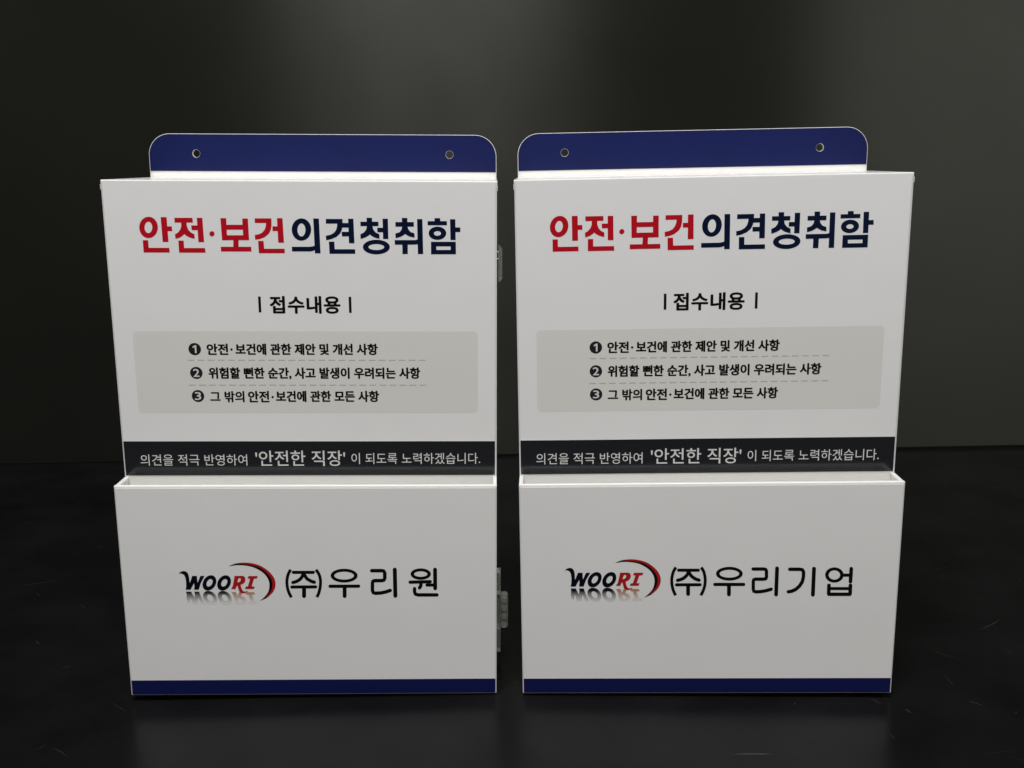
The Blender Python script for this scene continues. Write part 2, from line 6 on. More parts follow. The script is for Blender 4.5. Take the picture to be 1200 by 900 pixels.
NAMES={"wone":[[0,[[[-13.29,92.24],[-13.61,91.69],[-14.09,90.88],[-14.61,89.93],[-15.06,88.95],[-15.4,87.99],[-15.69,87.02],[-15.92,86.06],[-16.1,85.15],[-16.23,84.31],[-16.3,83.5],[-16.34,82.71],[-16.35,81.88],[-16.33,80.99],[-16.28,80.05],[-16.2,79.09],[-16.06,78.12],[-15.88,77.16],[-15.65,76.19],[-15.38,75.24],[-15.08,74.33],[-14.7,73.41],[-14.28,72.51],[-13.9,71.75],[-13.64,71.23],[-11.83,72.35],[-12.09,72.87],[-12.46,73.6],[-12.85,74.42],[-13.17,75.22],[-13.43,76.01],[-13.68,76.87],[-13.89,77.74],[-14.05,78.6],[-14.17,79.45],[-14.25,80.31],[-14.29,81.17],[-14.31,81.99],[-14.3,82.74],[-14.27,83.43],[-14.21,84.11],[-14.09,84.84],[-13.93,85.65],[-13.73,86.51],[-13.48,87.36],[-13.2,88.15],[-12.83,88.95],[-12.36,89.81],[-11.9,90.59],[-11.58,91.14]]]],[0,[[[3.54,91.0],[3.9,90.44],[4.4,89.65],[4.9,88.8],[5.28,88.0],[5.53,87.24],[5.74,86.4],[5.9,85.54],[6.02,84.73],[6.09,84.0],[6.11,83.34],[6.09,82.65],[6.04,81.9],[5.97,81.08],[5.86,80.22],[5.72,79.34],[5.55,78.48],[5.35,77.6],[5.12,76.71],[4.87,75.85],[4.61,75.06],[4.3,74.3],[3.94,73.54],[3.6,72.85],[3.36,72.36],[5.16,71.38],[5.4,71.87],[5.75,72.58],[6.15,73.43],[6.51,74.32],[6.81,75.21],[7.08,76.16],[7.33,77.12],[7.54,78.07],[7.72,79.01],[7.88,79.96],[7.99,80.9],[8.08,81.8],[8.13,82.62],[8.15,83.42],[8.12,84.23],[8.04,85.09],[7.91,86.0],[7.73,86.97],[7.48,87.96],[7.15,88.94],[6.68,89.93],[6.11,90.9],[5.59,91.71],[5.24,92.26]]]],[0,[[[-10.82,88.64],[2.57,88.59],[2.98,88.67],[3.32,88.91],[3.56,89.28],[3.66,89.7],[3.6,90.13],[3.38,90.49],[3.06,90.74],[2.66,90.82],[-10.72,90.87],[-11.12,90.79],[-11.47,90.55],[-11.71,90.19],[-11.81,89.76],[-11.75,89.33],[-11.54,88.97],[-11.21,88.73]]]],[1,[[[-5.06,89.84],[-5.21,89.32],[-5.41,88.6],[-5.65,87.89],[-5.92,87.31],[-6.25,86.82],[-6.68,86.29],[-7.15,85.8],[-7.62,85.37],[-8.06,85.04],[-8.52,84.76],[-9.02,84.51],[-9.51,84.28],[-10.03,84.09],[-10.61,83.92],[-11.15,83.78],[-11.54,83.68],[-11.93,83.48],[-12.23,83.14],[-12.39,82.71],[-12.39,82.25],[-12.23,81.83],[-11.92,81.52],[-11.53,81.37],[-11.1,81.39],[-10.71,81.49],[-10.14,81.64],[-9.46,81.84],[-8.8,82.09],[-8.19,82.36],[-7.58,82.68],[-6.95,83.06],[-6.32,83.53],[-5.72,84.08],[-5.12,84.71],[-4.56,85.39],[-4.04,86.16],[-3.64,87.04],[-3.34,87.95],[-3.12,88.71],[-2.97,89.22],[-2.93,89.68],[-3.04,90.11],[-3.31,90.46],[-3.69,90.66],[-4.11,90.69],[-4.52,90.55],[-4.85,90.25]]]],[2,[[[-4.92,88.73],[-4.62,88.05],[-4.17,87.04],[-3.64,85.94],[-3.07,84.97],[-2.43,84.25],[-1.79,83.72],[-1.21,83.33],[-0.71,83.0],[-0.24,82.7],[0.22,82.44],[0.66,82.23],[1.1,82.03],[1.59,81.86],[2.07,81.73],[2.47,81.64],[2.74,81.58],[3.16,81.57],[3.57,81.74],[3.89,82.06],[4.07,82.48],[4.1,82.94],[3.96,83.37],[3.67,83.7],[3.29,83.88],[3.02,83.95],[2.65,84.03],[2.27,84.13],[1.92,84.26],[1.59,84.4],[1.24,84.56],[0.89,84.76],[0.48,85.03],[-0.01,85.35],[-0.49,85.67],[-0.92,86.02],[-1.3,86.45],[-1.72,87.16],[-2.2,88.15],[-2.63,89.13],[-2.94,89.82],[-3.2,90.17],[-3.56,90.39],[-3.98,90.44],[-4.4,90.31],[-4.74,90.03],[-4.96,89.63],[-5.02,89.17]]]],[0,[[[-12.21,78.14],[3.7,78.18],[4.1,78.27],[4.45,78.51],[4.69,78.88],[4.78,79.31],[4.71,79.74],[4.5,80.1],[4.17,80.35],[3.77,80.43],[-12.13,80.39],[-12.53,80.31],[-12.88,80.06],[-13.12,79.7],[-13.21,79.27],[-13.15,78.84],[-12.94,78.47],[-12.61,78.23]]]],[1,[[[-5.37,79.09],[-5.63,72.79],[-5.55,72.22],[-5.28,71.75],[-4.85,71.43],[-4.33,71.31],[-3.81,71.42],[-3.35,71.74],[-3.04,72.21],[-2.91,72.77],[-2.66,79.08],[-2.74,79.64],[-3.01,80.11],[-3.44,80.43],[-3.95,80.54],[-4.48,80.43],[-4.93,80.12],[-5.25,79.65]]]],[0,[[[32.01,87.26],[31.88,86.48],[31.52,85.73],[30.96,85.02],[30.2,84.36],[29.27,83.77],[28.17,83.27],[26.95,82.87],[25.64,82.58],[24.25,82.4],[22.84,82.35],[21.43,82.41],[20.06,82.6],[18.76,82.9],[17.57,83.31],[16.51,83.82],[15.61,84.41],[14.9,85.08],[14.38,85.8],[14.08,86.55],[13.99,87.32],[14.13,88.1],[14.49,88.85],[15.05,89.56],[15.81,90.22],[16.75,90.8],[17.84,91.3],[19.06,91.7],[20.37,91.99],[21.75,92.16],[23.16,92.22],[24.56,92.15],[25.93,91.97],[27.22,91.67],[28.42,91.26],[29.48,90.75],[30.38,90.16],[31.09,89.5],[31.61,88.78],[31.92,88.03]],[[29.54,87.27],[29.45,86.83],[29.2,86.4],[28.79,86.0],[28.24,85.62],[27.57,85.29],[26.78,85.01],[25.89,84.78],[24.94,84.62],[23.93,84.52],[22.91,84.49],[21.89,84.53],[20.89,84.63],[19.95,84.81],[19.08,85.04],[18.31,85.33],[17.65,85.66],[17.13,86.04],[16.75,86.45],[16.52,86.88],[16.46,87.32],[16.55,87.75],[16.81,88.18],[17.21,88.58],[17.76,88.95],[18.44,89.29],[19.23,89.57],[20.11,89.79],[21.06,89.96],[22.06,90.06],[23.09,90.09],[24.11,90.05],[25.1,89.94],[26.05,89.77],[26.92,89.54],[27.69,89.25],[28.34,88.91],[28.87,88.54],[29.25,88.13],[29.48,87.7]]]],[0,[[[13.31,78.49],[32.43,78.52],[32.85,78.61],[33.21,78.87],[33.46,79.25],[33.56,79.7],[33.48,80.15],[33.25,80.54],[32.9,80.79],[32.49,80.88],[13.38,80.86],[12.96,80.77],[12.59,80.51],[12.34,80.13],[12.25,79.67],[12.32,79.22],[12.54,78.84],[12.89,78.58]]]],[1,[[[21.77,79.49],[21.55,72.67],[21.64,72.13],[21.9,71.67],[22.32,71.36],[22.82,71.25],[23.32,71.36],[23.76,71.66],[24.06,72.12],[24.17,72.66],[24.39,79.48],[24.31,80.02],[24.04,80.47],[23.62,80.78],[23.13,80.89],[22.62,80.78],[22.19,80.48],[21.89,80.03]]]],[0,[[[41.47,89.52],[48.16,89.49],[48.72,89.33],[48.93,89.14],[48.85,85.31],[48.67,85.09],[48.03,84.9],[43.27,84.92],[41.24,84.23],[40.56,82.05],[40.41,76.48],[41.22,74.04],[43.47,73.24],[47.5,73.51],[51.01,74.3],[53.88,75.34],[54.28,75.59],[54.57,75.98],[54.7,76.46],[54.64,76.95],[54.42,77.38],[54.06,77.68],[53.62,77.81],[53.16,77.74],[50.45,76.75],[47.25,76.03],[43.64,75.82],[43.06,76.06],[42.81,76.7],[42.93,81.88],[43.08,82.25],[43.35,82.37],[48.1,82.35],[50.13,82.86],[51.25,84.98],[51.37,89.51],[50.2,91.56],[48.31,92.02],[41.53,92.04],[41.08,91.94],[40.69,91.67],[40.43,91.27],[40.33,90.78],[40.4,90.3],[40.65,89.89],[41.02,89.62]]]],[0,[[[55.53,91.41],[55.51,72.65],[55.61,72.09],[55.9,71.62],[56.35,71.31],[56.87,71.2],[57.39,71.33],[57.84,71.65],[58.13,72.14],[58.24,72.7],[58.24,91.46],[58.14,92.02],[57.85,92.48],[57.41,92.79],[56.89,92.89],[56.37,92.77],[55.93,92.44],[55.63,91.97]]]],[0,[[[80.96,88.19],[80.87,87.55],[80.61,86.93],[80.2,86.34],[79.63,85.8],[78.93,85.31],[78.11,84.9],[77.2,84.57],[76.21,84.33],[75.17,84.18],[74.1,84.14],[73.04,84.19],[72.0,84.34],[71.02,84.59],[70.11,84.93],[69.31,85.35],[68.62,85.84],[68.07,86.39],[67.68,86.98],[67.44,87.6],[67.37,88.24],[67.46,88.88],[67.72,89.5],[68.14,90.09],[68.71,90.63],[69.41,91.11],[70.22,91.52],[71.14,91.85],[72.13,92.09],[73.16,92.24],[74.23,92.29],[75.29,92.23],[76.32,92.08],[77.3,91.83],[78.21,91.49],[79.01,91.08],[79.7,90.59],[80.25,90.04],[80.65,89.45],[80.89,88.83]],[[78.59,88.2],[78.53,87.9],[78.36,87.6],[78.09,87.32],[77.72,87.06],[77.27,86.83],[76.74,86.64],[76.15,86.48],[75.5,86.37],[74.83,86.3],[74.13,86.28],[73.44,86.31],[72.77,86.38],[72.13,86.5],[71.54,86.66],[71.01,86.86],[70.57,87.09],[70.21,87.35],[69.95,87.63],[69.79,87.93],[69.74,88.23],[69.8,88.54],[69.97,88.83],[70.24,89.11],[70.61,89.37],[71.06,89.6],[71.59,89.79],[72.18,89.95],[72.83,90.06],[73.5,90.13],[74.19,90.15],[74.88,90.12],[75.56,90.05],[76.2,89.93],[76.79,89.77],[77.31,89.57],[77.76,89.34],[78.12,89.08],[78.38,88.8],[78.54,88.5]]]],[1,[[[66.99,81.25],[80.43,81.6],[80.85,81.7],[81.2,81.97],[81.44,82.36],[81.52,82.81],[81.43,83.26],[81.18,83.64],[80.82,83.88],[80.4,83.96],[66.97,83.61],[66.55,83.51],[66.19,83.24],[65.96,82.85],[65.88,82.4],[65.96,81.95],[66.21,81.57],[66.57,81.32]]]],[2,[[[73.06,82.35],[73.06,81.91],[73.05,81.32],[73.02,80.74],[72.97,80.36],[72.86,80.1],[72.67,79.75],[72.43,79.38],[72.25,79.1],[72.07,78.65],[72.07,78.17],[72.23,77.72],[72.55,77.38],[72.96,77.19],[73.41,77.19],[73.83,77.38],[74.15,77.72],[74.32,77.99],[74.6,78.42],[74.93,79.0],[75.2,79.73],[75.32,80.52],[75.36,81.28],[75.36,81.92],[75.37,82.34],[75.29,82.82],[75.04,83.22],[74.67,83.49],[74.23,83.58],[73.79,83.49],[73.41,83.22],[73.16,82.82]]]],[1,[[[78.22,79.21],[82.75,79.19],[83.16,79.27],[83.5,79.52],[83.73,79.88],[83.82,80.31],[83.74,80.74],[83.52,81.11],[83.18,81.36],[82.78,81.44],[78.25,81.46],[77.85,81.38],[77.51,81.13],[77.27,80.77],[77.19,80.34],[77.26,79.91],[77.48,79.54],[77.82,79.3]]]],[0,[[[82.46,91.33],[82.38,77.95],[82.48,77.41],[82.76,76.95],[83.18,76.65],[83.68,76.54],[84.19,76.65],[84.61,76.96],[84.9,77.42],[85.0,77.96],[85.07,91.34],[84.97,91.88],[84.69,92.33],[84.27,92.63],[83.77,92.73],[83.27,92.62],[82.84,92.32],[82.56,91.86]]]],[0,[[[68.7,77.76],[68.65,75.25],[69.47,72.93],[71.85,71.96],[84.81,71.93],[85.26,72.02],[85.64,72.29],[85.89,72.69],[85.98,73.17],[85.9,73.65],[85.66,74.05],[85.28,74.32],[84.84,74.42],[72.0,74.49],[71.25,74.88],[70.98,75.64],[71.01,77.75],[70.93,78.23],[70.68,78.63],[70.31,78.9],[69.87,79.0],[69.43,78.9],[69.05,78.64],[68.79,78.23]]]]],"wgi":[[0,[[[-22.55,92.69],[-22.85,92.17],[-23.3,91.41],[-23.8,90.49],[-24.22,89.51],[-24.54,88.51],[-24.8,87.47],[-25.01,86.44],[-25.17,85.49],[-25.28,84.63],[-25.33,83.83],[-25.34,83.05],[-25.33,82.24],[-25.29,81.36],[-25.23,80.42],[-25.12,79.46],[-24.97,78.5],[-24.76,77.53],[-24.51,76.57],[-24.23,75.64],[-23.92,74.73],[-23.55,73.8],[-23.14,72.88],[-22.76,72.1],[-22.51,71.56],[-20.7,72.53],[-20.96,73.07],[-21.32,73.83],[-21.71,74.68],[-22.03,75.5],[-22.31,76.31],[-22.57,77.17],[-22.8,78.04],[-22.98,78.88],[-23.11,79.72],[-23.2,80.58],[-23.26,81.44],[-23.3,82.26],[-23.31,83.01],[-23.3,83.69],[-23.26,84.36],[-23.17,85.1],[-23.02,85.97],[-22.83,86.91],[-22.6,87.84],[-22.34,88.66],[-22.0,89.44],[-21.56,90.26],[-21.13,90.99],[-20.82,91.52]]]],[0,[[[-5.85,91.42],[-5.52,90.89],[-5.06,90.16],[-4.6,89.34],[-4.24,88.56],[-3.97,87.75],[-3.73,86.83],[-3.53,85.89],[-3.37,85.01],[-3.27,84.26],[-3.21,83.59],[-3.18,82.92],[-3.18,82.17],[-3.2,81.36],[-3.25,80.5],[-3.34,79.65],[-3.46,78.81],[-3.64,77.98],[-3.88,77.12],[-4.14,76.26],[-4.42,75.45],[-4.75,74.62],[-5.13,73.77],[-5.48,73.02],[-5.74,72.48],[-3.92,71.44],[-3.67,71.98],[-3.3,72.76],[-2.89,73.67],[-2.53,74.58],[-2.22,75.48],[-1.94,76.41],[-1.68,77.37],[-1.47,78.33],[-1.33,79.3],[-1.23,80.26],[-1.18,81.19],[-1.16,82.08],[-1.16,82.89],[-1.19,83.68],[-1.26,84.47],[-1.38,85.32],[-1.55,86.28],[-1.77,87.3],[-2.04,88.35],[-2.38,89.37],[-2.84,90.36],[-3.37,91.29],[-3.86,92.06],[-4.18,92.58]]]],[0,[[[-19.89,88.91],[-6.83,88.84],[-6.43,88.92],[-6.1,89.16],[-5.89,89.52],[-5.82,89.94],[-5.9,90.37],[-6.14,90.73],[-6.48,90.97],[-6.87,91.06],[-19.93,91.14],[-20.33,91.05],[-20.66,90.82],[-20.88,90.46],[-20.95,90.03],[-20.86,89.61],[-20.63,89.24],[-20.29,89.0]]]],[1,[[[-14.38,89.98],[-14.49,89.48],[-14.64,88.8],[-14.82,88.12],[-15.04,87.59],[-15.32,87.13],[-15.7,86.65],[-16.14,86.19],[-16.6,85.78],[-17.07,85.42],[-17.59,85.11],[-18.13,84.82],[-18.65,84.58],[-19.18,84.4],[-19.76,84.25],[-20.31,84.13],[-20.7,84.04],[-21.09,83.86],[-21.38,83.53],[-21.53,83.11],[-21.52,82.65],[-21.34,82.23],[-21.03,81.91],[-20.63,81.74],[-20.21,81.74],[-19.82,81.83],[-19.24,81.96],[-18.54,82.14],[-17.85,82.39],[-17.2,82.68],[-16.54,83.02],[-15.87,83.43],[-15.24,83.91],[-14.65,84.44],[-14.09,85.03],[-13.58,85.69],[-13.11,86.43],[-12.77,87.28],[-12.53,88.16],[-12.38,88.9],[-12.27,89.39],[-12.25,89.84],[-12.4,90.27],[-12.69,90.61],[-13.08,90.81],[-13.5,90.84],[-13.9,90.69],[-14.21,90.39]]]],[2,[[[-14.31,89.06],[-14.06,88.49],[-13.69,87.64],[-13.24,86.68],[-12.72,85.8],[-12.12,85.09],[-11.51,84.51],[-10.92,84.05],[-10.41,83.65],[-9.93,83.3],[-9.47,83.0],[-9.01,82.74],[-8.52,82.5],[-7.94,82.27],[-7.35,82.08],[-6.84,81.93],[-6.49,81.83],[-6.07,81.8],[-5.67,81.94],[-5.36,82.24],[-5.18,82.65],[-5.16,83.11],[-5.3,83.54],[-5.59,83.89],[-5.98,84.09],[-6.32,84.19],[-6.81,84.33],[-7.31,84.49],[-7.74,84.66],[-8.1,84.84],[-8.44,85.03],[-8.78,85.25],[-9.19,85.56],[-9.67,85.93],[-10.17,86.33],[-10.62,86.74],[-10.99,87.18],[-11.36,87.8],[-11.74,88.62],[-12.09,89.43],[-12.34,90.0],[-12.59,90.38],[-12.96,90.62],[-13.38,90.7],[-13.79,90.6],[-14.13,90.34],[-14.35,89.95],[-14.41,89.5]]]],[0,[[[-21.14,78.52],[-5.43,78.49],[-5.04,78.57],[-4.71,78.81],[-4.49,79.18],[-4.42,79.6],[-4.51,80.03],[-4.74,80.39],[-5.09,80.64],[-5.49,80.72],[-21.18,80.76],[-21.57,80.68],[-21.91,80.43],[-22.13,80.07],[-22.2,79.64],[-22.11,79.22],[-21.88,78.85],[-21.54,78.61]]]],[1,[[[-14.72,79.4],[-14.6,73.03],[-14.49,72.49],[-14.2,72.04],[-13.78,71.73],[-13.28,71.62],[-12.78,71.72],[-12.36,72.03],[-12.09,72.48],[-12.0,73.02],[-12.12,79.39],[-12.23,79.92],[-12.52,80.38],[-12.95,80.68],[-13.44,80.79],[-13.94,80.69],[-14.35,80.39],[-14.63,79.94]]]],[0,[[[22.48,87.3],[22.4,86.53],[22.1,85.79],[21.59,85.08],[20.89,84.43],[20.0,83.85],[18.97,83.35],[17.8,82.96],[16.53,82.67],[15.18,82.49],[13.8,82.44],[12.42,82.51],[11.07,82.7],[9.78,83.0],[8.59,83.41],[7.52,83.92],[6.61,84.51],[5.87,85.17],[5.32,85.88],[4.98,86.63],[4.85,87.4],[4.94,88.17],[5.24,88.91],[5.76,89.62],[6.46,90.27],[7.35,90.85],[8.39,91.34],[9.55,91.73],[10.82,92.02],[12.16,92.19],[13.54,92.24],[14.92,92.17],[16.26,91.99],[17.55,91.69],[18.74,91.28],[19.8,90.77],[20.72,90.18],[21.46,89.53],[22.01,88.81],[22.35,88.07]],[[20.14,87.31],[20.07,86.88],[19.85,86.46],[19.47,86.05],[18.95,85.69],[18.3,85.36],[17.54,85.08],[16.68,84.86],[15.74,84.69],[14.76,84.6],[13.75,84.57],[12.73,84.61],[11.74,84.72],[10.8,84.89],[9.92,85.12],[9.14,85.41],[8.48,85.75],[7.93,86.12],[7.54,86.53],[7.29,86.95],[7.2,87.39],[7.27,87.82],[7.49,88.25],[7.87,88.65],[8.39,89.01],[9.04,89.34],[9.81,89.62],[10.67,89.84],[11.6,90.0],[12.58,90.1],[13.6,90.13],[14.61,90.09],[15.6,89.98],[16.54,89.81],[17.41,89.57],[18.19,89.29],[18.86,88.95],[19.4,88.58],[19.8,88.17],[20.05,87.75]]]],[0,[[[4.31,78.58],[23.36,78.48],[23.77,78.57],[24.12,78.82],[24.34,79.2],[24.41,79.64],[24.31,80.09],[24.07,80.48],[23.71,80.73],[23.29,80.82],[4.26,80.93],[3.84,80.84],[3.5,80.59],[3.27,80.21],[3.2,79.76],[3.29,79.31],[3.53,78.93],[3.89,78.67]]]],[1,[[[12.31,79.51],[12.49,72.64],[12.61,72.1],[12.9,71.64],[13.33,71.34],[13.83,71.23],[14.32,71.33],[14.73,71.63],[15.0,72.09],[15.08,72.62],[14.9,79.49],[14.78,80.03],[14.49,80.48],[14.06,80.79],[13.56,80.9],[13.07,80.79],[12.66,80.49],[12.39,80.04]]]],[0,[[[29.23,89.38],[36.23,89.33],[36.82,89.13],[36.88,89.14],[37.05,84.95],[36.97,84.76],[36.38,84.56],[30.93,84.59],[29.01,83.91],[28.46,81.92],[28.65,76.1],[29.34,73.86],[31.5,73.09],[35.07,73.3],[38.56,73.92],[41.97,75.02],[42.34,75.24],[42.61,75.6],[42.72,76.05],[42.66,76.52],[42.44,76.94],[42.1,77.24],[41.68,77.38],[41.24,77.34],[37.97,76.28],[34.74,75.71],[31.55,75.55],[31.05,75.77],[30.9,76.23],[30.72,81.77],[30.78,81.96],[31.15,82.16],[36.57,82.14],[38.58,82.65],[39.32,84.72],[39.18,89.41],[38.05,91.27],[36.23,91.74],[29.16,91.77],[28.74,91.68],[28.38,91.43],[28.15,91.04],[28.08,90.58],[28.18,90.12],[28.44,89.73],[28.81,89.47]]]],[0,[[[43.64,90.98],[43.7,72.36],[43.79,71.82],[44.07,71.36],[44.49,71.04],[44.98,70.91],[45.47,70.99],[45.89,71.27],[46.16,71.71],[46.26,72.24],[46.19,90.87],[46.1,91.39],[45.82,91.85],[45.4,92.17],[44.91,92.29],[44.43,92.21],[44.02,91.93],[43.74,91.5]]]],[0,[[[53.33,88.99],[60.04,88.94],[60.89,88.66],[61.23,88.15],[61.31,84.97],[60.73,81.78],[59.17,79.07],[56.92,76.88],[54.68,75.82],[52.76,75.5],[52.34,75.34],[52.02,75.01],[51.84,74.56],[51.84,74.07],[52.02,73.61],[52.34,73.25],[52.76,73.04],[53.21,73.02],[55.48,73.39],[58.29,74.74],[61.0,77.39],[62.92,80.74],[63.63,84.62],[63.59,88.5],[62.31,90.81],[60.05,91.45],[53.23,91.48],[52.79,91.39],[52.43,91.12],[52.19,90.72],[52.13,90.25],[52.23,89.77],[52.5,89.36],[52.88,89.09]]]],[0,[[[67.88,90.61],[67.96,72.16],[68.06,71.62],[68.34,71.15],[68.76,70.83],[69.25,70.69],[69.75,70.77],[70.16,71.06],[70.44,71.49],[70.54,72.02],[70.44,90.48],[70.34,91.01],[70.06,91.47],[69.64,91.79],[69.15,91.92],[68.66,91.85],[68.25,91.57],[67.97,91.14]]]],[0,[[[88.74,86.0],[88.71,85.16],[88.53,84.34],[88.21,83.56],[87.75,82.84],[87.17,82.2],[86.47,81.65],[85.68,81.21],[84.82,80.89],[83.9,80.7],[82.96,80.64],[82.01,80.71],[81.07,80.91],[80.18,81.24],[79.34,81.69],[78.59,82.25],[77.94,82.89],[77.41,83.62],[77.01,84.4],[76.75,85.23],[76.63,86.07],[76.67,86.92],[76.85,87.74],[77.18,88.51],[77.64,89.23],[78.22,89.87],[78.92,90.41],[79.71,90.85],[80.57,91.17],[81.48,91.36],[82.42,91.42],[83.37,91.35],[84.3,91.14],[85.2,90.82],[86.03,90.37],[86.78,89.82],[87.43,89.17],[87.96,88.45],[88.36,87.67],[88.63,86.85]],[[86.42,86.02],[86.4,85.5],[86.29,85.0],[86.09,84.53],[85.8,84.09],[85.44,83.71],[85.01,83.37],[84.53,83.11],[84.0,82.91],[83.44,82.8],[82.85,82.76],[82.27,82.8],[81.69,82.93],[81.14,83.13],[80.63,83.4],[80.17,83.74],[79.77,84.13],[79.44,84.57],[79.2,85.05],[79.03,85.55],[78.96,86.06],[78.98,86.57],[79.1,87.07],[79.3,87.54],[79.58,87.98],[79.94,88.37],[80.37,88.7],[80.86,88.96],[81.39,89.16],[81.95,89.27],[82.53,89.31],[83.11,89.26],[83.69,89.14],[84.24,88.94],[84.75,88.67],[85.21,88.34],[85.61,87.94],[85.93,87.5],[86.18,87.03],[86.34,86.53]]]],[1,[[[87.78,84.8],[92.9,84.77],[93.29,84.85],[93.61,85.09],[93.81,85.45],[93.87,85.87],[93.77,86.3],[93.53,86.66],[93.18,86.9],[92.79,86.98],[87.67,87.01],[87.28,86.93],[86.96,86.69],[86.76,86.34],[86.7,85.91],[86.8,85.49],[87.04,85.13],[87.39,84.89]]]],[0,[[[92.31,90.49],[92.23,81.43],[92.32,80.92],[92.58,80.46],[92.98,80.14],[93.45,80.01],[93.92,80.07],[94.32,80.33],[94.59,80.74],[94.69,81.24],[94.76,90.3],[94.67,90.81],[94.41,91.26],[94.01,91.58],[93.55,91.72],[93.07,91.65],[92.67,91.4],[92.4,90.99]]]],[0,[[[78.28,78.69],[78.37,72.85],[78.47,72.34],[78.75,71.89],[79.15,71.58],[79.63,71.46],[80.1,71.54],[80.5,71.82],[80.76,72.24],[80.84,72.75],[80.74,78.58],[80.64,79.1],[80.37,79.54],[79.96,79.85],[79.49,79.97],[79.02,79.89],[78.62,79.62],[78.36,79.19]]]],[1,[[[92.37,78.62],[92.45,72.79],[92.55,72.28],[92.82,71.83],[93.22,71.52],[93.7,71.39],[94.17,71.47],[94.57,71.74],[94.83,72.16],[94.92,72.66],[94.84,78.49],[94.74,79.01],[94.47,79.45],[94.06,79.76],[93.59,79.89],[93.12,79.81],[92.72,79.55],[92.46,79.13]]]],[2,[[[80.32,75.39],[92.94,75.32],[93.31,75.4],[93.61,75.63],[93.8,75.97],[93.86,76.38],[93.76,76.78],[93.53,77.13],[93.2,77.36],[92.83,77.44],[80.22,77.51],[79.85,77.43],[79.54,77.2],[79.35,76.86],[79.29,76.46],[79.39,76.05],[79.62,75.71],[79.94,75.47]]]],[3,[[[79.83,71.16],[93.63,71.09],[94.06,71.18],[94.41,71.45],[94.63,71.85],[94.69,72.32],[94.58,72.79],[94.32,73.19],[93.94,73.46],[93.5,73.55],[79.71,73.62],[79.28,73.53],[78.92,73.27],[78.7,72.87],[78.63,72.4],[78.74,71.93],[79.01,71.53],[79.39,71.26]]]]]}
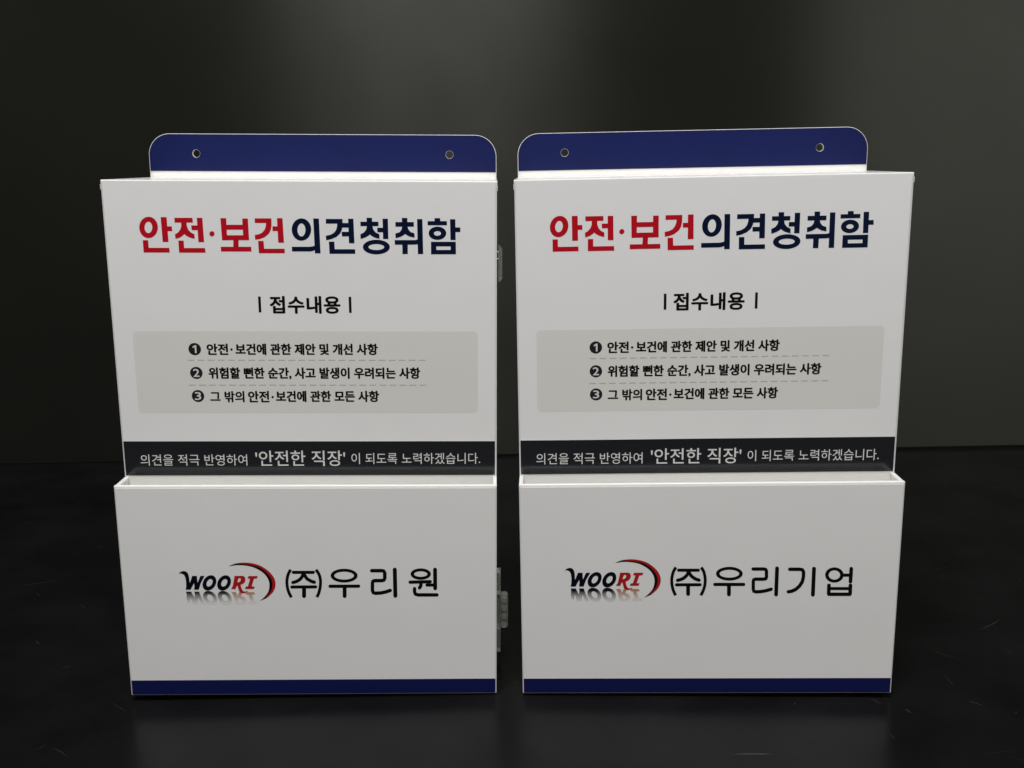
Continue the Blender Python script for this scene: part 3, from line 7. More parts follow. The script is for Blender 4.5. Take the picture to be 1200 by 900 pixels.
LOGO={"ink":[[0,[[[-86.76,88.93],[-85.53,90.34],[-83.79,90.98],[-81.93,90.73],[-80.7,89.31],[-80.17,87.08],[-80.03,84.64],[-79.95,82.4],[-79.15,84.23],[-77.99,87.47],[-74.86,87.46],[-74.87,85.02],[-74.65,82.58],[-73.62,85.02],[-72.53,87.45],[-69.81,87.44],[-71.17,85.01],[-72.67,82.17],[-74.28,77.6],[-77.31,77.61],[-76.96,80.14],[-77.08,82.39],[-78.27,80.35],[-79.65,77.62],[-82.98,77.64],[-82.46,79.76],[-82.33,83.43],[-82.6,86.27],[-83.23,88.1],[-84.49,89.04],[-85.6,89.33]]]],[0,[[[-62.41,82.45],[-62.69,81.6],[-63.07,80.76],[-63.55,79.97],[-64.11,79.24],[-64.73,78.59],[-65.41,78.04],[-66.13,77.59],[-66.87,77.27],[-67.6,77.07],[-68.32,77.0],[-69.0,77.07],[-69.63,77.28],[-70.19,77.61],[-70.66,78.06],[-71.05,78.62],[-71.33,79.27],[-71.5,80.01],[-71.56,80.8],[-71.5,81.63],[-71.33,82.49],[-71.04,83.34],[-70.66,84.17],[-70.18,84.96],[-69.62,85.68],[-68.99,86.33],[-68.32,86.88],[-67.6,87.33],[-66.87,87.65],[-66.14,87.85],[-65.42,87.91],[-64.74,87.84],[-64.12,87.64],[-63.56,87.31],[-63.08,86.86],[-62.7,86.31],[-62.41,85.66],[-62.24,84.93],[-62.18,84.14],[-62.24,83.3]],[[-64.82,82.54],[-64.98,82.11],[-65.19,81.7],[-65.43,81.3],[-65.7,80.94],[-66.0,80.61],[-66.32,80.34],[-66.65,80.11],[-66.99,79.95],[-67.31,79.85],[-67.63,79.82],[-67.92,79.86],[-68.18,79.96],[-68.41,80.12],[-68.59,80.35],[-68.73,80.63],[-68.82,80.95],[-68.86,81.32],[-68.85,81.71],[-68.79,82.13],[-68.68,82.56],[-68.52,82.98],[-68.31,83.4],[-68.07,83.79],[-67.79,84.16],[-67.49,84.48],[-67.17,84.76],[-66.84,84.98],[-66.51,85.14],[-66.19,85.24],[-65.87,85.27],[-65.58,85.24],[-65.32,85.14],[-65.1,84.97],[-64.91,84.75],[-64.77,84.47],[-64.68,84.14],[-64.63,83.78],[-64.65,83.38],[-64.71,82.97]]]],[1,[[[-52.65,82.41],[-52.93,81.56],[-53.31,80.73],[-53.78,79.93],[-54.34,79.2],[-54.97,78.55],[-55.65,78.0],[-56.36,77.55],[-57.1,77.23],[-57.83,77.03],[-58.55,76.96],[-59.23,77.03],[-59.86,77.24],[-60.42,77.57],[-60.9,78.02],[-61.29,78.58],[-61.57,79.23],[-61.74,79.97],[-61.8,80.76],[-61.75,81.59],[-61.58,82.45],[-61.3,83.3],[-60.91,84.13],[-60.44,84.92],[-59.88,85.65],[-59.25,86.29],[-58.58,86.85],[-57.86,87.29],[-57.13,87.61],[-56.4,87.81],[-55.69,87.88],[-55.01,87.81],[-54.38,87.6],[-53.82,87.28],[-53.34,86.83],[-52.95,86.27],[-52.67,85.62],[-52.49,84.89],[-52.43,84.1],[-52.48,83.26]],[[-55.07,82.5],[-55.23,82.08],[-55.43,81.66],[-55.67,81.26],[-55.94,80.9],[-56.24,80.58],[-56.56,80.3],[-56.89,80.07],[-57.22,79.91],[-57.55,79.81],[-57.86,79.78],[-58.15,79.82],[-58.42,79.92],[-58.64,80.08],[-58.83,80.31],[-58.97,80.59],[-59.07,80.91],[-59.11,81.28],[-59.1,81.67],[-59.04,82.09],[-58.92,82.52],[-58.76,82.94],[-58.56,83.36],[-58.32,83.75],[-58.05,84.12],[-57.75,84.44],[-57.43,84.72],[-57.1,84.94],[-56.77,85.1],[-56.44,85.2],[-56.13,85.23],[-55.84,85.2],[-55.58,85.1],[-55.35,84.93],[-55.16,84.71],[-55.02,84.43],[-54.93,84.11],[-54.88,83.74],[-54.89,83.35],[-54.95,82.93]]]]],"red":[[1,[[[-49.88,87.37],[-44.58,87.43],[-43.19,86.73],[-42.81,85.31],[-43.09,83.47],[-44.12,82.05],[-46.25,81.04],[-45.66,77.97],[-44.61,76.33],[-43.3,76.12],[-41.37,76.73],[-42.76,75.51],[-44.5,74.9],[-46.2,75.11],[-47.28,76.14],[-47.91,78.39],[-48.43,80.64],[-49.17,79.62],[-49.83,77.99],[-52.67,78.0],[-51.41,80.24]],[[-47.4,85.65],[-46.37,85.93],[-45.77,85.11],[-46.1,83.89],[-46.9,83.08],[-48.25,82.6],[-47.98,84.1]]]],[0,[[[-40.63,87.25],[-34.46,87.23],[-35.23,85.48],[-37.13,85.36],[-38.93,79.79],[-36.86,79.65],[-37.7,77.94],[-43.5,77.97],[-42.73,79.68],[-41.4,79.8],[-39.7,85.37],[-41.36,85.5]]]]],"swoosh_dark":[[0,[[[-53.26,94.27],[-52.69,94.57],[-51.85,94.99],[-50.94,95.39],[-49.98,95.75],[-48.95,96.08],[-47.87,96.35],[-46.76,96.55],[-45.61,96.69],[-44.46,96.79],[-43.34,96.83],[-42.22,96.83],[-41.07,96.77],[-39.84,96.66],[-38.58,96.48],[-37.33,96.23],[-36.07,95.92],[-34.82,95.54],[-33.61,95.09],[-32.48,94.58],[-31.39,93.99],[-30.31,93.3],[-29.18,92.45],[-28.06,91.49],[-27.04,90.53],[-26.16,89.58],[-25.39,88.63],[-24.72,87.68],[-24.16,86.73],[-23.7,85.77],[-23.34,84.82],[-23.09,83.89],[-22.95,82.95],[-22.91,81.97],[-22.98,80.89],[-23.16,79.77],[-23.44,78.7],[-23.83,77.7],[-24.33,76.75],[-24.9,75.84],[-25.56,74.99],[-26.3,74.18],[-27.11,73.39],[-27.94,72.61],[-28.82,71.86],[-29.88,71.14],[-31.35,70.44],[-32.99,69.77],[-34.15,69.31],[-33.54,69.76],[-32.66,70.41],[-31.78,71.15],[-30.94,71.99],[-30.1,72.91],[-29.37,73.81],[-28.79,74.63],[-28.31,75.42],[-27.92,76.26],[-27.61,77.19],[-27.38,78.16],[-27.21,79.12],[-27.1,80.08],[-27.04,81.03],[-27.08,81.98],[-27.2,82.94],[-27.4,83.9],[-27.7,84.84],[-28.07,85.75],[-28.53,86.63],[-29.08,87.49],[-29.71,88.33],[-30.43,89.16],[-31.23,89.93],[-32.13,90.66],[-33.12,91.34],[-34.15,91.97],[-35.21,92.57],[-36.31,93.13],[-37.46,93.61],[-38.67,93.99],[-39.93,94.3],[-41.18,94.55],[-42.43,94.74],[-43.68,94.88],[-44.93,94.97],[-46.24,95.02],[-47.55,95.02],[-48.7,94.98],[-49.57,94.88],[-50.28,94.73],[-50.98,94.59],[-51.83,94.46],[-52.67,94.35]]]]],"swoosh_red":[[1,[[[-47.87,96.35],[-46.76,96.55],[-45.61,96.69],[-44.46,96.79],[-43.34,96.83],[-42.22,96.83],[-41.07,96.77],[-39.84,96.66],[-38.58,96.48],[-37.33,96.23],[-36.07,95.92],[-34.82,95.54],[-33.61,95.09],[-32.48,94.58],[-31.39,93.99],[-30.31,93.3],[-29.18,92.45],[-28.06,91.49],[-27.04,90.53],[-26.16,89.58],[-25.39,88.63],[-24.72,87.68],[-24.16,86.73],[-23.7,85.77],[-23.34,84.82],[-23.09,83.89],[-22.95,82.95],[-22.91,81.97],[-22.98,80.89],[-23.16,79.77],[-23.44,78.7],[-23.83,77.7],[-24.33,76.75],[-24.9,75.84],[-25.56,74.99],[-26.3,74.18],[-27.11,73.39],[-27.94,72.61],[-28.82,71.86],[-29.88,71.14],[-29.71,71.57],[-29.45,72.2],[-29.03,72.91],[-28.36,73.7],[-27.54,74.57],[-26.82,75.44],[-26.31,76.23],[-25.89,77.02],[-25.57,77.89],[-25.3,78.94],[-25.12,80.07],[-25.03,81.16],[-25.03,82.16],[-25.11,83.11],[-25.27,84.01],[-25.52,84.85],[-25.85,85.65],[-26.29,86.46],[-26.85,87.33],[-27.52,88.23],[-28.24,89.11],[-29.03,90.0],[-29.87,90.87],[-30.76,91.68],[-31.68,92.39],[-32.64,93.03],[-33.69,93.59],[-34.87,94.07],[-36.13,94.48],[-37.4,94.82],[-38.65,95.11],[-39.91,95.33],[-41.13,95.52],[-42.28,95.65],[-43.4,95.75],[-44.51,95.86],[-45.75,96.03],[-47.0,96.22]]]]],"mirror_ink":[[0,[[[-82.09,68.42],[-80.95,68.42],[-80.5,69.89],[-80.23,71.92],[-79.58,70.26],[-78.7,67.3],[-75.55,67.28],[-75.35,69.5],[-74.92,71.72],[-74.1,69.5],[-73.2,67.27],[-70.47,67.26],[-71.63,69.49],[-72.91,72.08],[-74.14,76.21],[-77.17,76.22],[-77.03,73.94],[-77.35,71.91],[-78.36,73.76],[-79.52,76.23],[-82.85,76.25],[-82.52,74.33],[-82.71,71.01]]]],[0,[[[-62.64,71.74],[-62.85,72.51],[-63.17,73.27],[-63.59,73.99],[-64.09,74.65],[-64.67,75.24],[-65.31,75.75],[-65.99,76.15],[-66.7,76.45],[-67.42,76.64],[-68.13,76.7],[-68.82,76.64],[-69.46,76.46],[-70.05,76.17],[-70.56,75.77],[-70.99,75.27],[-71.33,74.68],[-71.56,74.02],[-71.68,73.3],[-71.69,72.55],[-71.59,71.78],[-71.37,71.0],[-71.05,70.24],[-70.64,69.52],[-70.13,68.86],[-69.56,68.26],[-68.92,67.76],[-68.24,67.35],[-67.52,67.05],[-66.8,66.86],[-66.09,66.8],[-65.4,66.85],[-64.75,67.03],[-64.17,67.33],[-63.65,67.73],[-63.22,68.24],[-62.89,68.83],[-62.66,69.49],[-62.54,70.21],[-62.53,70.96]],[[-65.06,71.67],[-65.19,72.06],[-65.36,72.44],[-65.58,72.8],[-65.82,73.13],[-66.1,73.43],[-66.4,73.68],[-66.71,73.88],[-67.03,74.03],[-67.35,74.13],[-67.66,74.16],[-67.96,74.13],[-68.23,74.04],[-68.47,73.89],[-68.67,73.69],[-68.83,73.44],[-68.95,73.14],[-69.02,72.81],[-69.04,72.46],[-69.01,72.08],[-68.93,71.69],[-68.81,71.3],[-68.63,70.92],[-68.42,70.56],[-68.17,70.23],[-67.9,69.94],[-67.6,69.68],[-67.29,69.48],[-66.97,69.33],[-66.65,69.23],[-66.34,69.2],[-66.04,69.23],[-65.77,69.32],[-65.53,69.47],[-65.32,69.67],[-65.16,69.92],[-65.04,70.22],[-64.97,70.55],[-64.95,70.91],[-64.98,71.29]]]],[1,[[[-52.85,71.7],[-53.06,72.47],[-53.39,73.23],[-53.81,73.94],[-54.31,74.61],[-54.89,75.2],[-55.53,75.71],[-56.22,76.11],[-56.93,76.41],[-57.65,76.6],[-58.36,76.66],[-59.04,76.6],[-59.69,76.42],[-60.28,76.13],[-60.79,75.73],[-61.22,75.23],[-61.55,74.64],[-61.78,73.98],[-61.9,73.26],[-61.91,72.51],[-61.8,71.73],[-61.58,70.96],[-61.26,70.2],[-60.85,69.48],[-60.34,68.82],[-59.76,68.22],[-59.12,67.71],[-58.43,67.3],[-57.72,67.0],[-57.0,66.82],[-56.29,66.75],[-55.6,66.81],[-54.95,66.99],[-54.36,67.28],[-53.85,67.69],[-53.42,68.19],[-53.09,68.78],[-52.86,69.45],[-52.74,70.16],[-52.74,70.92]],[[-55.28,71.63],[-55.4,72.02],[-55.58,72.4],[-55.79,72.76],[-56.04,73.09],[-56.32,73.39],[-56.62,73.64],[-56.93,73.84],[-57.25,73.99],[-57.57,74.08],[-57.88,74.12],[-58.18,74.09],[-58.45,74.0],[-58.69,73.85],[-58.89,73.65],[-59.05,73.4],[-59.17,73.1],[-59.24,72.77],[-59.26,72.41],[-59.23,72.04],[-59.15,71.65],[-59.02,71.26],[-58.84,70.88],[-58.63,70.52],[-58.38,70.19],[-58.11,69.89],[-57.81,69.64],[-57.49,69.43],[-57.17,69.28],[-56.85,69.19],[-56.54,69.16],[-56.24,69.19],[-55.97,69.28],[-55.73,69.43],[-55.53,69.63],[-55.37,69.88],[-55.25,70.18],[-55.18,70.51],[-55.16,70.87],[-55.19,71.24]]]]],"mirror_red":[[0,[[[-50.4,67.17],[-45.08,67.07],[-43.63,67.7],[-43.16,68.99],[-43.33,70.66],[-44.26,71.95],[-46.34,72.89],[-45.54,75.65],[-47.44,75.66],[-48.5,73.26],[-49.17,74.19],[-49.71,75.67],[-52.56,75.68],[-51.45,73.65]],[[-47.8,68.71],[-46.78,68.45],[-46.12,69.19],[-46.37,70.3],[-47.12,71.04],[-48.44,71.49],[-48.27,70.12]]]],[0,[[[-41.09,67.2],[-34.89,67.18],[-35.55,68.77],[-37.46,68.89],[-38.92,73.96],[-36.83,74.06],[-37.58,75.62],[-43.38,75.64],[-42.72,74.09],[-41.39,73.97],[-40.04,68.9],[-41.71,68.8]]]]]}
TB={"l1a":[-64.59,-51.14,233.7,240.8],"l1b":[-45.9,46.61,233.65,240.88],"dot1":[-48.7,237.09],"dot3":[-23.39,205.09],"l2":[-64.34,74.18,217.36,224.96],"l3a":[-64.3,-42.22,201.72,208.98],"l3b":[-39.3,-25.9,201.72,209.07],"l3c":[-20.95,46.67,201.89,209.18],"head":[-21.96,22.99,261.12,272.09],"barl":[-29.94,-27.68,261.64,272.01],"barr":[28.52,30.85,261.44,271.94],"grey":[-112.26,112.45,194.3,249.29],"c1":[-72.63,237.35],"c2":[-72.59,221.43],"c3":[-72.47,205.8],"d1":[-77.72,78.24,229.71,230.28],"d2":[-77.99,78.4,212.92,213.5],"band":[-124.02,123.82,150.96,174.74],"b1":[-113.58,-42.44,157.82,165.68],"b2":[-36.8,23.06,157.46,168.16],"b3":[27.35,113.87,158.72,166.5],"blue":[-124.96,123.88,0.48,11.23]}
SCRATCH=[[[0.1336,-0.0904],[0.1609,-0.0909],1.6],[[0.2416,-0.0261],[0.2454,-0.035],1],[[0.2597,-0.0395],[0.2629,-0.046],1],[[0.3042,0.005],[0.3055,-0.0127],0.7],[[0.3065,0.0406],[0.3274,0.0232],0.5],[[0.3052,-0.0307],[0.3131,-0.0374],1],[[0.3613,0.0727],[0.3854,0.09],1],[[0.3741,0.1888],[0.3902,0.196],0.6],[[0.3794,0.1886],[0.373,0.1611],0.6],[[0.3092,0.0473],[0.3178,0.0298],0.5],[[0.4166,0.2336],[0.4219,0.2189],0.4],[[-0.4349,0.1732],[-0.3998,0.1869],0.8],[[-0.372,0.0726],[-0.3654,0.0654],0.8],[[-0.3324,0.0275],[-0.326,0.0299],0.8],[[-0.2942,-0.0749],[-0.2785,-0.0864],0.6],[[-0.3033,-0.0785],[-0.2986,-0.0711],0.5],[[0.2859,-0.0941],[0.3098,-0.0882],0.4],[[0.2055,0.0323],[0.2132,-0.005],0.2],[[-0.2778,-0.0199],[-0.2606,-0.0344],0.5],[[0.2388,-0.0697],[0.2399,-0.0756],0.6]]
CAM={"R":[0.999942,-0.002345,-0.010519],"U":[0.010777,0.217557,0.975988],"F":[0.0,0.976045,-0.217569],"C":[0.0,-0.64457,0.35653],"f":1173.94}
DIM={"f":1173.94321,"pitch":0.21932,"roll":-0.01078,"cz":0.35653,"cy":0.64457,"x1":-0.13825,"y1":0.00204,"a1":0.01635,"x2":0.13078,"y2":-0.00204,"a2":-0.0344,"Hp":0.15032,"H":0.34579,"t":0.02056,"d":0.09545,"he":0.03076,"zb":0.00449,"hx":0.03393,"hz":0.01684,"r1":0.01478,"l1":-0.00023,"r2":-0.00917,"l2":3e-05}


# ------------------------------------------------------------------ camera, world, lamps, exposure
scene = bpy.context.scene
col = scene.collection
cam_data = bpy.data.cameras.new("camera")
cam = bpy.data.objects.new("camera", cam_data)
col.objects.link(cam)
cam_data.sensor_width = 36.0
cam_data.lens = CAM['f'] * 36.0 / 1200.0
cam_data.clip_start = 0.01
cam_data.clip_end = 50
r, u, f, c = (Vector(CAM[k]) for k in 'RUFC')
cam.matrix_world = Matrix(((r.x, u.x, -f.x, c.x), (r.y, u.y, -f.y, c.y), (r.z, u.z, -f.z, c.z), (0, 0, 0, 1)))
scene.camera = cam

world = bpy.data.worlds.new("World")
scene.world = world
world.use_nodes = True
bg = world.node_tree.nodes['Background']
bg.inputs[0].default_value = (1.0, 1.0, 0.94, 1)
bg.inputs[1].default_value = 0.072

scene.view_settings.view_transform = 'Standard'
scene.view_settings.look = 'None'
scene.view_settings.exposure = 0
scene.view_settings.gamma = 1


def area(name, loc, target, sx, sy, watts, color):
    l = bpy.data.lights.new(name, 'AREA')
    l.shape = 'RECTANGLE'
    l.size, l.size_y = sx, sy
    l.energy = watts
    l.color = color
    o = bpy.data.objects.new(name, l)
    col.objects.link(o)
    o.location = loc
    o.rotation_euler = (Vector(target) - Vector(loc)).to_track_quat('-Z', 'Y').to_euler()
    return o


area('ceiling_lamp', (-0.16, -0.72, 2.10), (-0.05, 0.0, 0.10), 0.80, 0.7, 59, (1.0, 0.993, 0.985))
area('added_rear_band_light', (-0.38, -2.6, 1.30), (-0.38, 0, 1.30), 0.80, 2.0, 0.7, (1.0, 1.0, 0.94))  # added unseen panel behind the camera, feeds the middle streak on the backdrop
area('added_side_band_light', (2.35, -2.6, 0.75), (2.35, 0, 0.75), 1.7, 3.4, 31.0, (1.0, 1.0, 0.94))  # added unseen tall panel: right-hand backdrop band, extra fill on the box fronts


# ------------------------------------------------------------------ materials
def new_mat(name, base, rough=0.4, spec=0.5, noise=0.0, nscale=40, bump=0.0, bscale=300, rvar=0.0, coat=0.0):
    m = bpy.data.materials.new(name)
    m.use_nodes = True
    nt = m.node_tree
    b = nt.nodes['Principled BSDF']
    b.inputs['Base Color'].default_value = (*base, 1)
    b.inputs['Roughness'].default_value = rough
    b.inputs['Specular IOR Level'].default_value = spec
    b.inputs['Coat Weight'].default_value = coat
    b.inputs['Coat Roughness'].default_value = 0.08
    tc = nt.nodes.new('ShaderNodeTexCoord')
    if noise:
        n = nt.nodes.new('ShaderNodeTexNoise')
        n.inputs['Scale'].default_value = nscale
        n.inputs['Detail'].default_value = 6
        nt.links.new(tc.outputs['Object'], n.inputs['Vector'])
        mr = nt.nodes.new('ShaderNodeMapRange')
        mr.inputs['From Min'].default_value = 0.3
        mr.inputs['From Max'].default_value = 0.7
        mr.inputs['To Min'].default_value = 1 - noise
        mr.inputs['To Max'].default_value = 1 + noise
        nt.links.new(n.outputs['Fac'], mr.inputs['Value'])
        mx = nt.nodes.new('ShaderNodeVectorMath')
        mx.operation = 'SCALE'
        mx.inputs[0].default_value = base
        nt.links.new(mr.outputs[0], mx.inputs['Scale'])
        nt.links.new(mx.outputs[0], b.inputs['Base Color'])
    if rvar:
        n = nt.nodes.new('ShaderNodeTexNoise')
        n.inputs['Scale'].default_value = 9
        n.inputs['Detail'].default_value = 8
        nt.links.new(tc.outputs['Object'], n.inputs['Vector'])
        mr = nt.nodes.new('ShaderNodeMapRange')
        mr.inputs['From Min'].default_value = 0.3
        mr.inputs['From Max'].default_value = 0.7
        mr.inputs['To Min'].default_value = rough - rvar
        mr.inputs['To Max'].default_value = rough + rvar
        nt.links.new(n.outputs['Fac'], mr.inputs['Value'])
        nt.links.new(mr.outputs[0], b.inputs['Roughness'])
    if bump:
        n = nt.nodes.new('ShaderNodeTexNoise')
        n.inputs['Scale'].default_value = bscale
        n.inputs['Detail'].default_value = 4
        nt.links.new(tc.outputs['Object'], n.inputs['Vector'])
        bp = nt.nodes.new('ShaderNodeBump')
        bp.inputs['Strength'].default_value = bump
        bp.inputs['Distance'].default_value = 0.001
        nt.links.new(n.outputs['Fac'], bp.inputs['Height'])
        nt.links.new(bp.outputs['Normal'], b.inputs['Normal'])
    return m


WHITE_FILM = (0.765, 0.758, 0.756)
POCKET_FILM = (0.765, 0.758, 0.752)
M = dict(
    acrylic=new_mat('white_acrylic', (0.895, 0.91, 0.835), 0.16, 0.5, noise=0.015, nscale=60),
    film=new_mat('white_print_film', WHITE_FILM, 0.33, 0.4, noise=0.012, nscale=25, bump=0.02, bscale=500),
    pocketfilm=new_mat('white_pocket_film', POCKET_FILM, 0.33, 0.4, noise=0.012, nscale=25, bump=0.02, bscale=500),
    grey=new_mat('grey_print', (0.685, 0.668, 0.635), 0.33, 0.4),
    black=new_mat('black_band_print', (0.014, 0.0145, 0.018), 0.14, 0.5, bump=0.015, bscale=60),
    blue=new_mat('navy_print', (0.007, 0.010, 0.068), 0.2, 0.2, bump=0.01, bscale=60),
    earblue=new_mat('navy_flange_print', (0.008, 0.012, 0.070), 0.24, 0.3, noise=0.06, nscale=20, bump=0.12, bscale=22),
    red=new_mat('red_ink', (0.44, 0.005, 0.014), 0.33, 0.15, noise=0.05, nscale=90),
    navy=new_mat('navy_ink', (0.003, 0.007, 0.028), 0.33, 0.12),
    ink=new_mat('black_ink', (0.004, 0.004, 0.004), 0.33, 0.12),
    softink=new_mat('soft_black_ink', (0.014, 0.015, 0.013), 0.33, 0.3),
    logoink=new_mat('logo_dark_ink', (0.003, 0.004, 0.010), 0.33, 0.12),
    lightink=new_mat('light_grey_ink', (0.62, 0.62, 0.62), 0.3, 0.4),
    dash=new_mat('dash_ink', (0.43, 0.425, 0.40), 0.33, 0.4),
    logored=new_mat('logo_red_ink', (0.40, 0.010, 0.012), 0.33, 0.4),
    table=new_mat('black_table_laminate', (0.0047, 0.0047, 0.0049), 0.27, 0.15, noise=0.35, nscale=14, bump=0.05, bscale=420, rvar=0.05),
    scratch=new_mat('scratch_mark', (0.045, 0.045, 0.043), 0.5, 0.5),
    faint=new_mat('faint_scratch_mark', (0.02, 0.02, 0.019), 0.45, 0.4),
    wall=new_mat('black_panel_board', (0.0105, 0.0110, 0.0088), 0.29, 0.36, noise=0.10, nscale=6, bump=0.04, bscale=900, rvar=0.015),
    wallbase=new_mat('dark_gap', (0.003, 0.003, 0.003), 0.6, 0.2),
    rubber=new_mat('black_rubber', (0.01, 0.01, 0.01), 0.7, 0.3),
)


def clear_plastic(name, base, trans):
    m = new_mat(name, base, 0.22, 0.5)
    b = m.node_tree.nodes['Principled BSDF']
    b.inputs['Transmission Weight'].default_value = trans
    b.inputs['IOR'].default_value = 1.45
    return m


_a = M['acrylic'].node_tree.nodes['Principled BSDF']
_a.inputs['Subsurface Weight'].default_value = 0.6
_a.inputs['Subsurface Radius'].default_value = (0.8, 1.0, 0.75)
_a.inputs['Subsurface Scale'].default_value = 0.009
M['clear'] = clear_plastic('frosted_clear_plastic', (0.86, 0.88, 0.85), 0.8)


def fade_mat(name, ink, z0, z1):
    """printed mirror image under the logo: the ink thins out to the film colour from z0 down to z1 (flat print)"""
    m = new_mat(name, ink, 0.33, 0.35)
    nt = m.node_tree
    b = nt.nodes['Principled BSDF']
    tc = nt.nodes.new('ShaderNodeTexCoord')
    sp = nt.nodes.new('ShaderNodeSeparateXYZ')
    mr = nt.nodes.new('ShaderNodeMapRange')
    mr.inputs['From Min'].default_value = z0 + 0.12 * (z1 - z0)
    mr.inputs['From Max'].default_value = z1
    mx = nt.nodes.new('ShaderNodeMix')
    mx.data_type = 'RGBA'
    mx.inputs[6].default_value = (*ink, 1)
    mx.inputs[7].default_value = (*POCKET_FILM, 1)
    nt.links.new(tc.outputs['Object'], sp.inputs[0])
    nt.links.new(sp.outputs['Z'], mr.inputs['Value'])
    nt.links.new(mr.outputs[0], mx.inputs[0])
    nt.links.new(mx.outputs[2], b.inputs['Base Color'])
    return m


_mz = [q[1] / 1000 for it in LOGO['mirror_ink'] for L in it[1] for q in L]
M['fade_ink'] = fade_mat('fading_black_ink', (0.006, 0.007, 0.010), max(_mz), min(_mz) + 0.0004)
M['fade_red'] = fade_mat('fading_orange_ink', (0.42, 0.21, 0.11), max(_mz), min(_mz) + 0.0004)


_nt = M['wall'].node_tree
_b = _nt.nodes['Principled BSDF']
_b.inputs['Anisotropic'].default_value = 0.95
_b.inputs['Specular Tint'].default_value = (1.0, 1.0, 0.92, 1)
_cv = _nt.nodes.new('ShaderNodeCombineXYZ')
_cv.inputs[0].default_value = 1.0
_cv.inputs[1].default_value = 0.0232
_nt.links.new(_cv.outputs[0], _b.inputs['Tangent'])
_b.inputs['Anisotropic Rotation'].default_value = 0.25


# ------------------------------------------------------------------ mesh helpers
def finish(name, bm, mat, parent=None, smooth=False):
    me = bpy.data.meshes.new(name)
    bm.to_mesh(me)
    bm.free()
    if smooth:
        for p in me.polygons:
            p.use_smooth = True
    me.materials.append(M[mat] if isinstance(mat, str) else mat)
    o = bpy.data.objects.new(name, me)
    col.objects.link(o)
    o.parent = parent
    return o


def box(bm, x0, x1, y0, y1, z0, z1, bev=0.0, seg=2):
    vs = [bm.verts.new((x, y, z)) for x in (x0, x1) for y in (y0, y1) for z in (z0, z1)]
    fs = []
    for a in ((0, 1, 3, 2), (4, 6, 7, 5), (0, 4, 5, 1), (2, 3, 7, 6), (0, 2, 6, 4), (1, 5, 7, 3)):
        fs.append(bm.faces.new([vs[i] for i in a]))
    bmesh.ops.recalc_face_normals(bm, faces=fs)
    if bev:
        es = list({e for f_ in fs for e in f_.edges})
        bmesh.ops.bevel(bm, geom=es, offset=bev, segments=seg, affect='EDGES', profile=0.5)


def loops_flat(bm, loops, y):
    """fill 2D loops (first outer, rest holes) given in mm in the x/z plane, facing -y"""
    pl = [[Vector((q[0] / 1000, q[1] / 1000, 0)) for q in L] for L in loops]
    tris = tessellate_polygon(pl)
    vs = [bm.verts.new((v.x, y, v.y)) for L in pl for v in L]
    for t in tris:
        a, b, c_ = (vs[i].co for i in t)
        n = (b - a).cross(c_ - a)
        if n.length < 1e-16:
            continue
        try:
            bm.faces.new([vs[i] for i in (t if n.y < 0 else (t[0], t[2], t[1]))])
        except ValueError:
            pass


def prism(bm, loops, y0, y1):
    """solid plate from 2D loops (metres) between y0 (front) and y1 (back)"""
    pl = [[Vector((q[0], q[1], 0)) for q in L] for L in loops]
    tris = tessellate_polygon(pl)
    fr = [bm.verts.new((v.x, y0, v.y)) for L in pl for v in L]
    bk = [bm.verts.new((v.x, y1, v.y)) for L in pl for v in L]
    for t in tris:
        bm.faces.new([fr[i] for i in t])
        bm.faces.new([bk[i] for i in reversed(t)])
    k = 0
    for L in pl:
        n = len(L)
        for i in range(n):
            a, b = k + i, k + (i + 1) % n
            bm.faces.new((fr[a], fr[b], bk[b], bk[a]))
        k += n
    bmesh.ops.recalc_face_normals(bm, faces=bm.faces[:])


def circle(cx, cz, rad, n=32):
    return [(cx + rad * math.cos(2 * math.pi * i / n), cz + rad * math.sin(2 * math.pi * i / n)) for i in range(n)]


def rounded(x0, x1, z0, z1, rt, rb=0.0, n=10):
    pts = []
    def arc(cx, cz, rad, a0):
        if rad <= 0:
            pts.append((cx, cz))
            return
        for i in range(n + 1):
            a = math.radians(a0 + 90 * i / n)
            pts.append((cx + rad * math.cos(a), cz + rad * math.sin(a)))
    arc(x1 - rt, z1 - rt, rt, 0)
    arc(x0 + rt, z1 - rt, rt, 90)
    arc(x0 + rb, z0 + rb, rb, 180)
    arc(x1 - rb, z0 + rb, rb, 270)
    return pts


LAYER = 0.00002


def art(name, items, y, mat, parent):
    bm = bmesh.new()
    for layer, loops in items:
        loops_flat(bm, loops, y - layer * LAYER)
    return finish(name, bm, mat, parent)


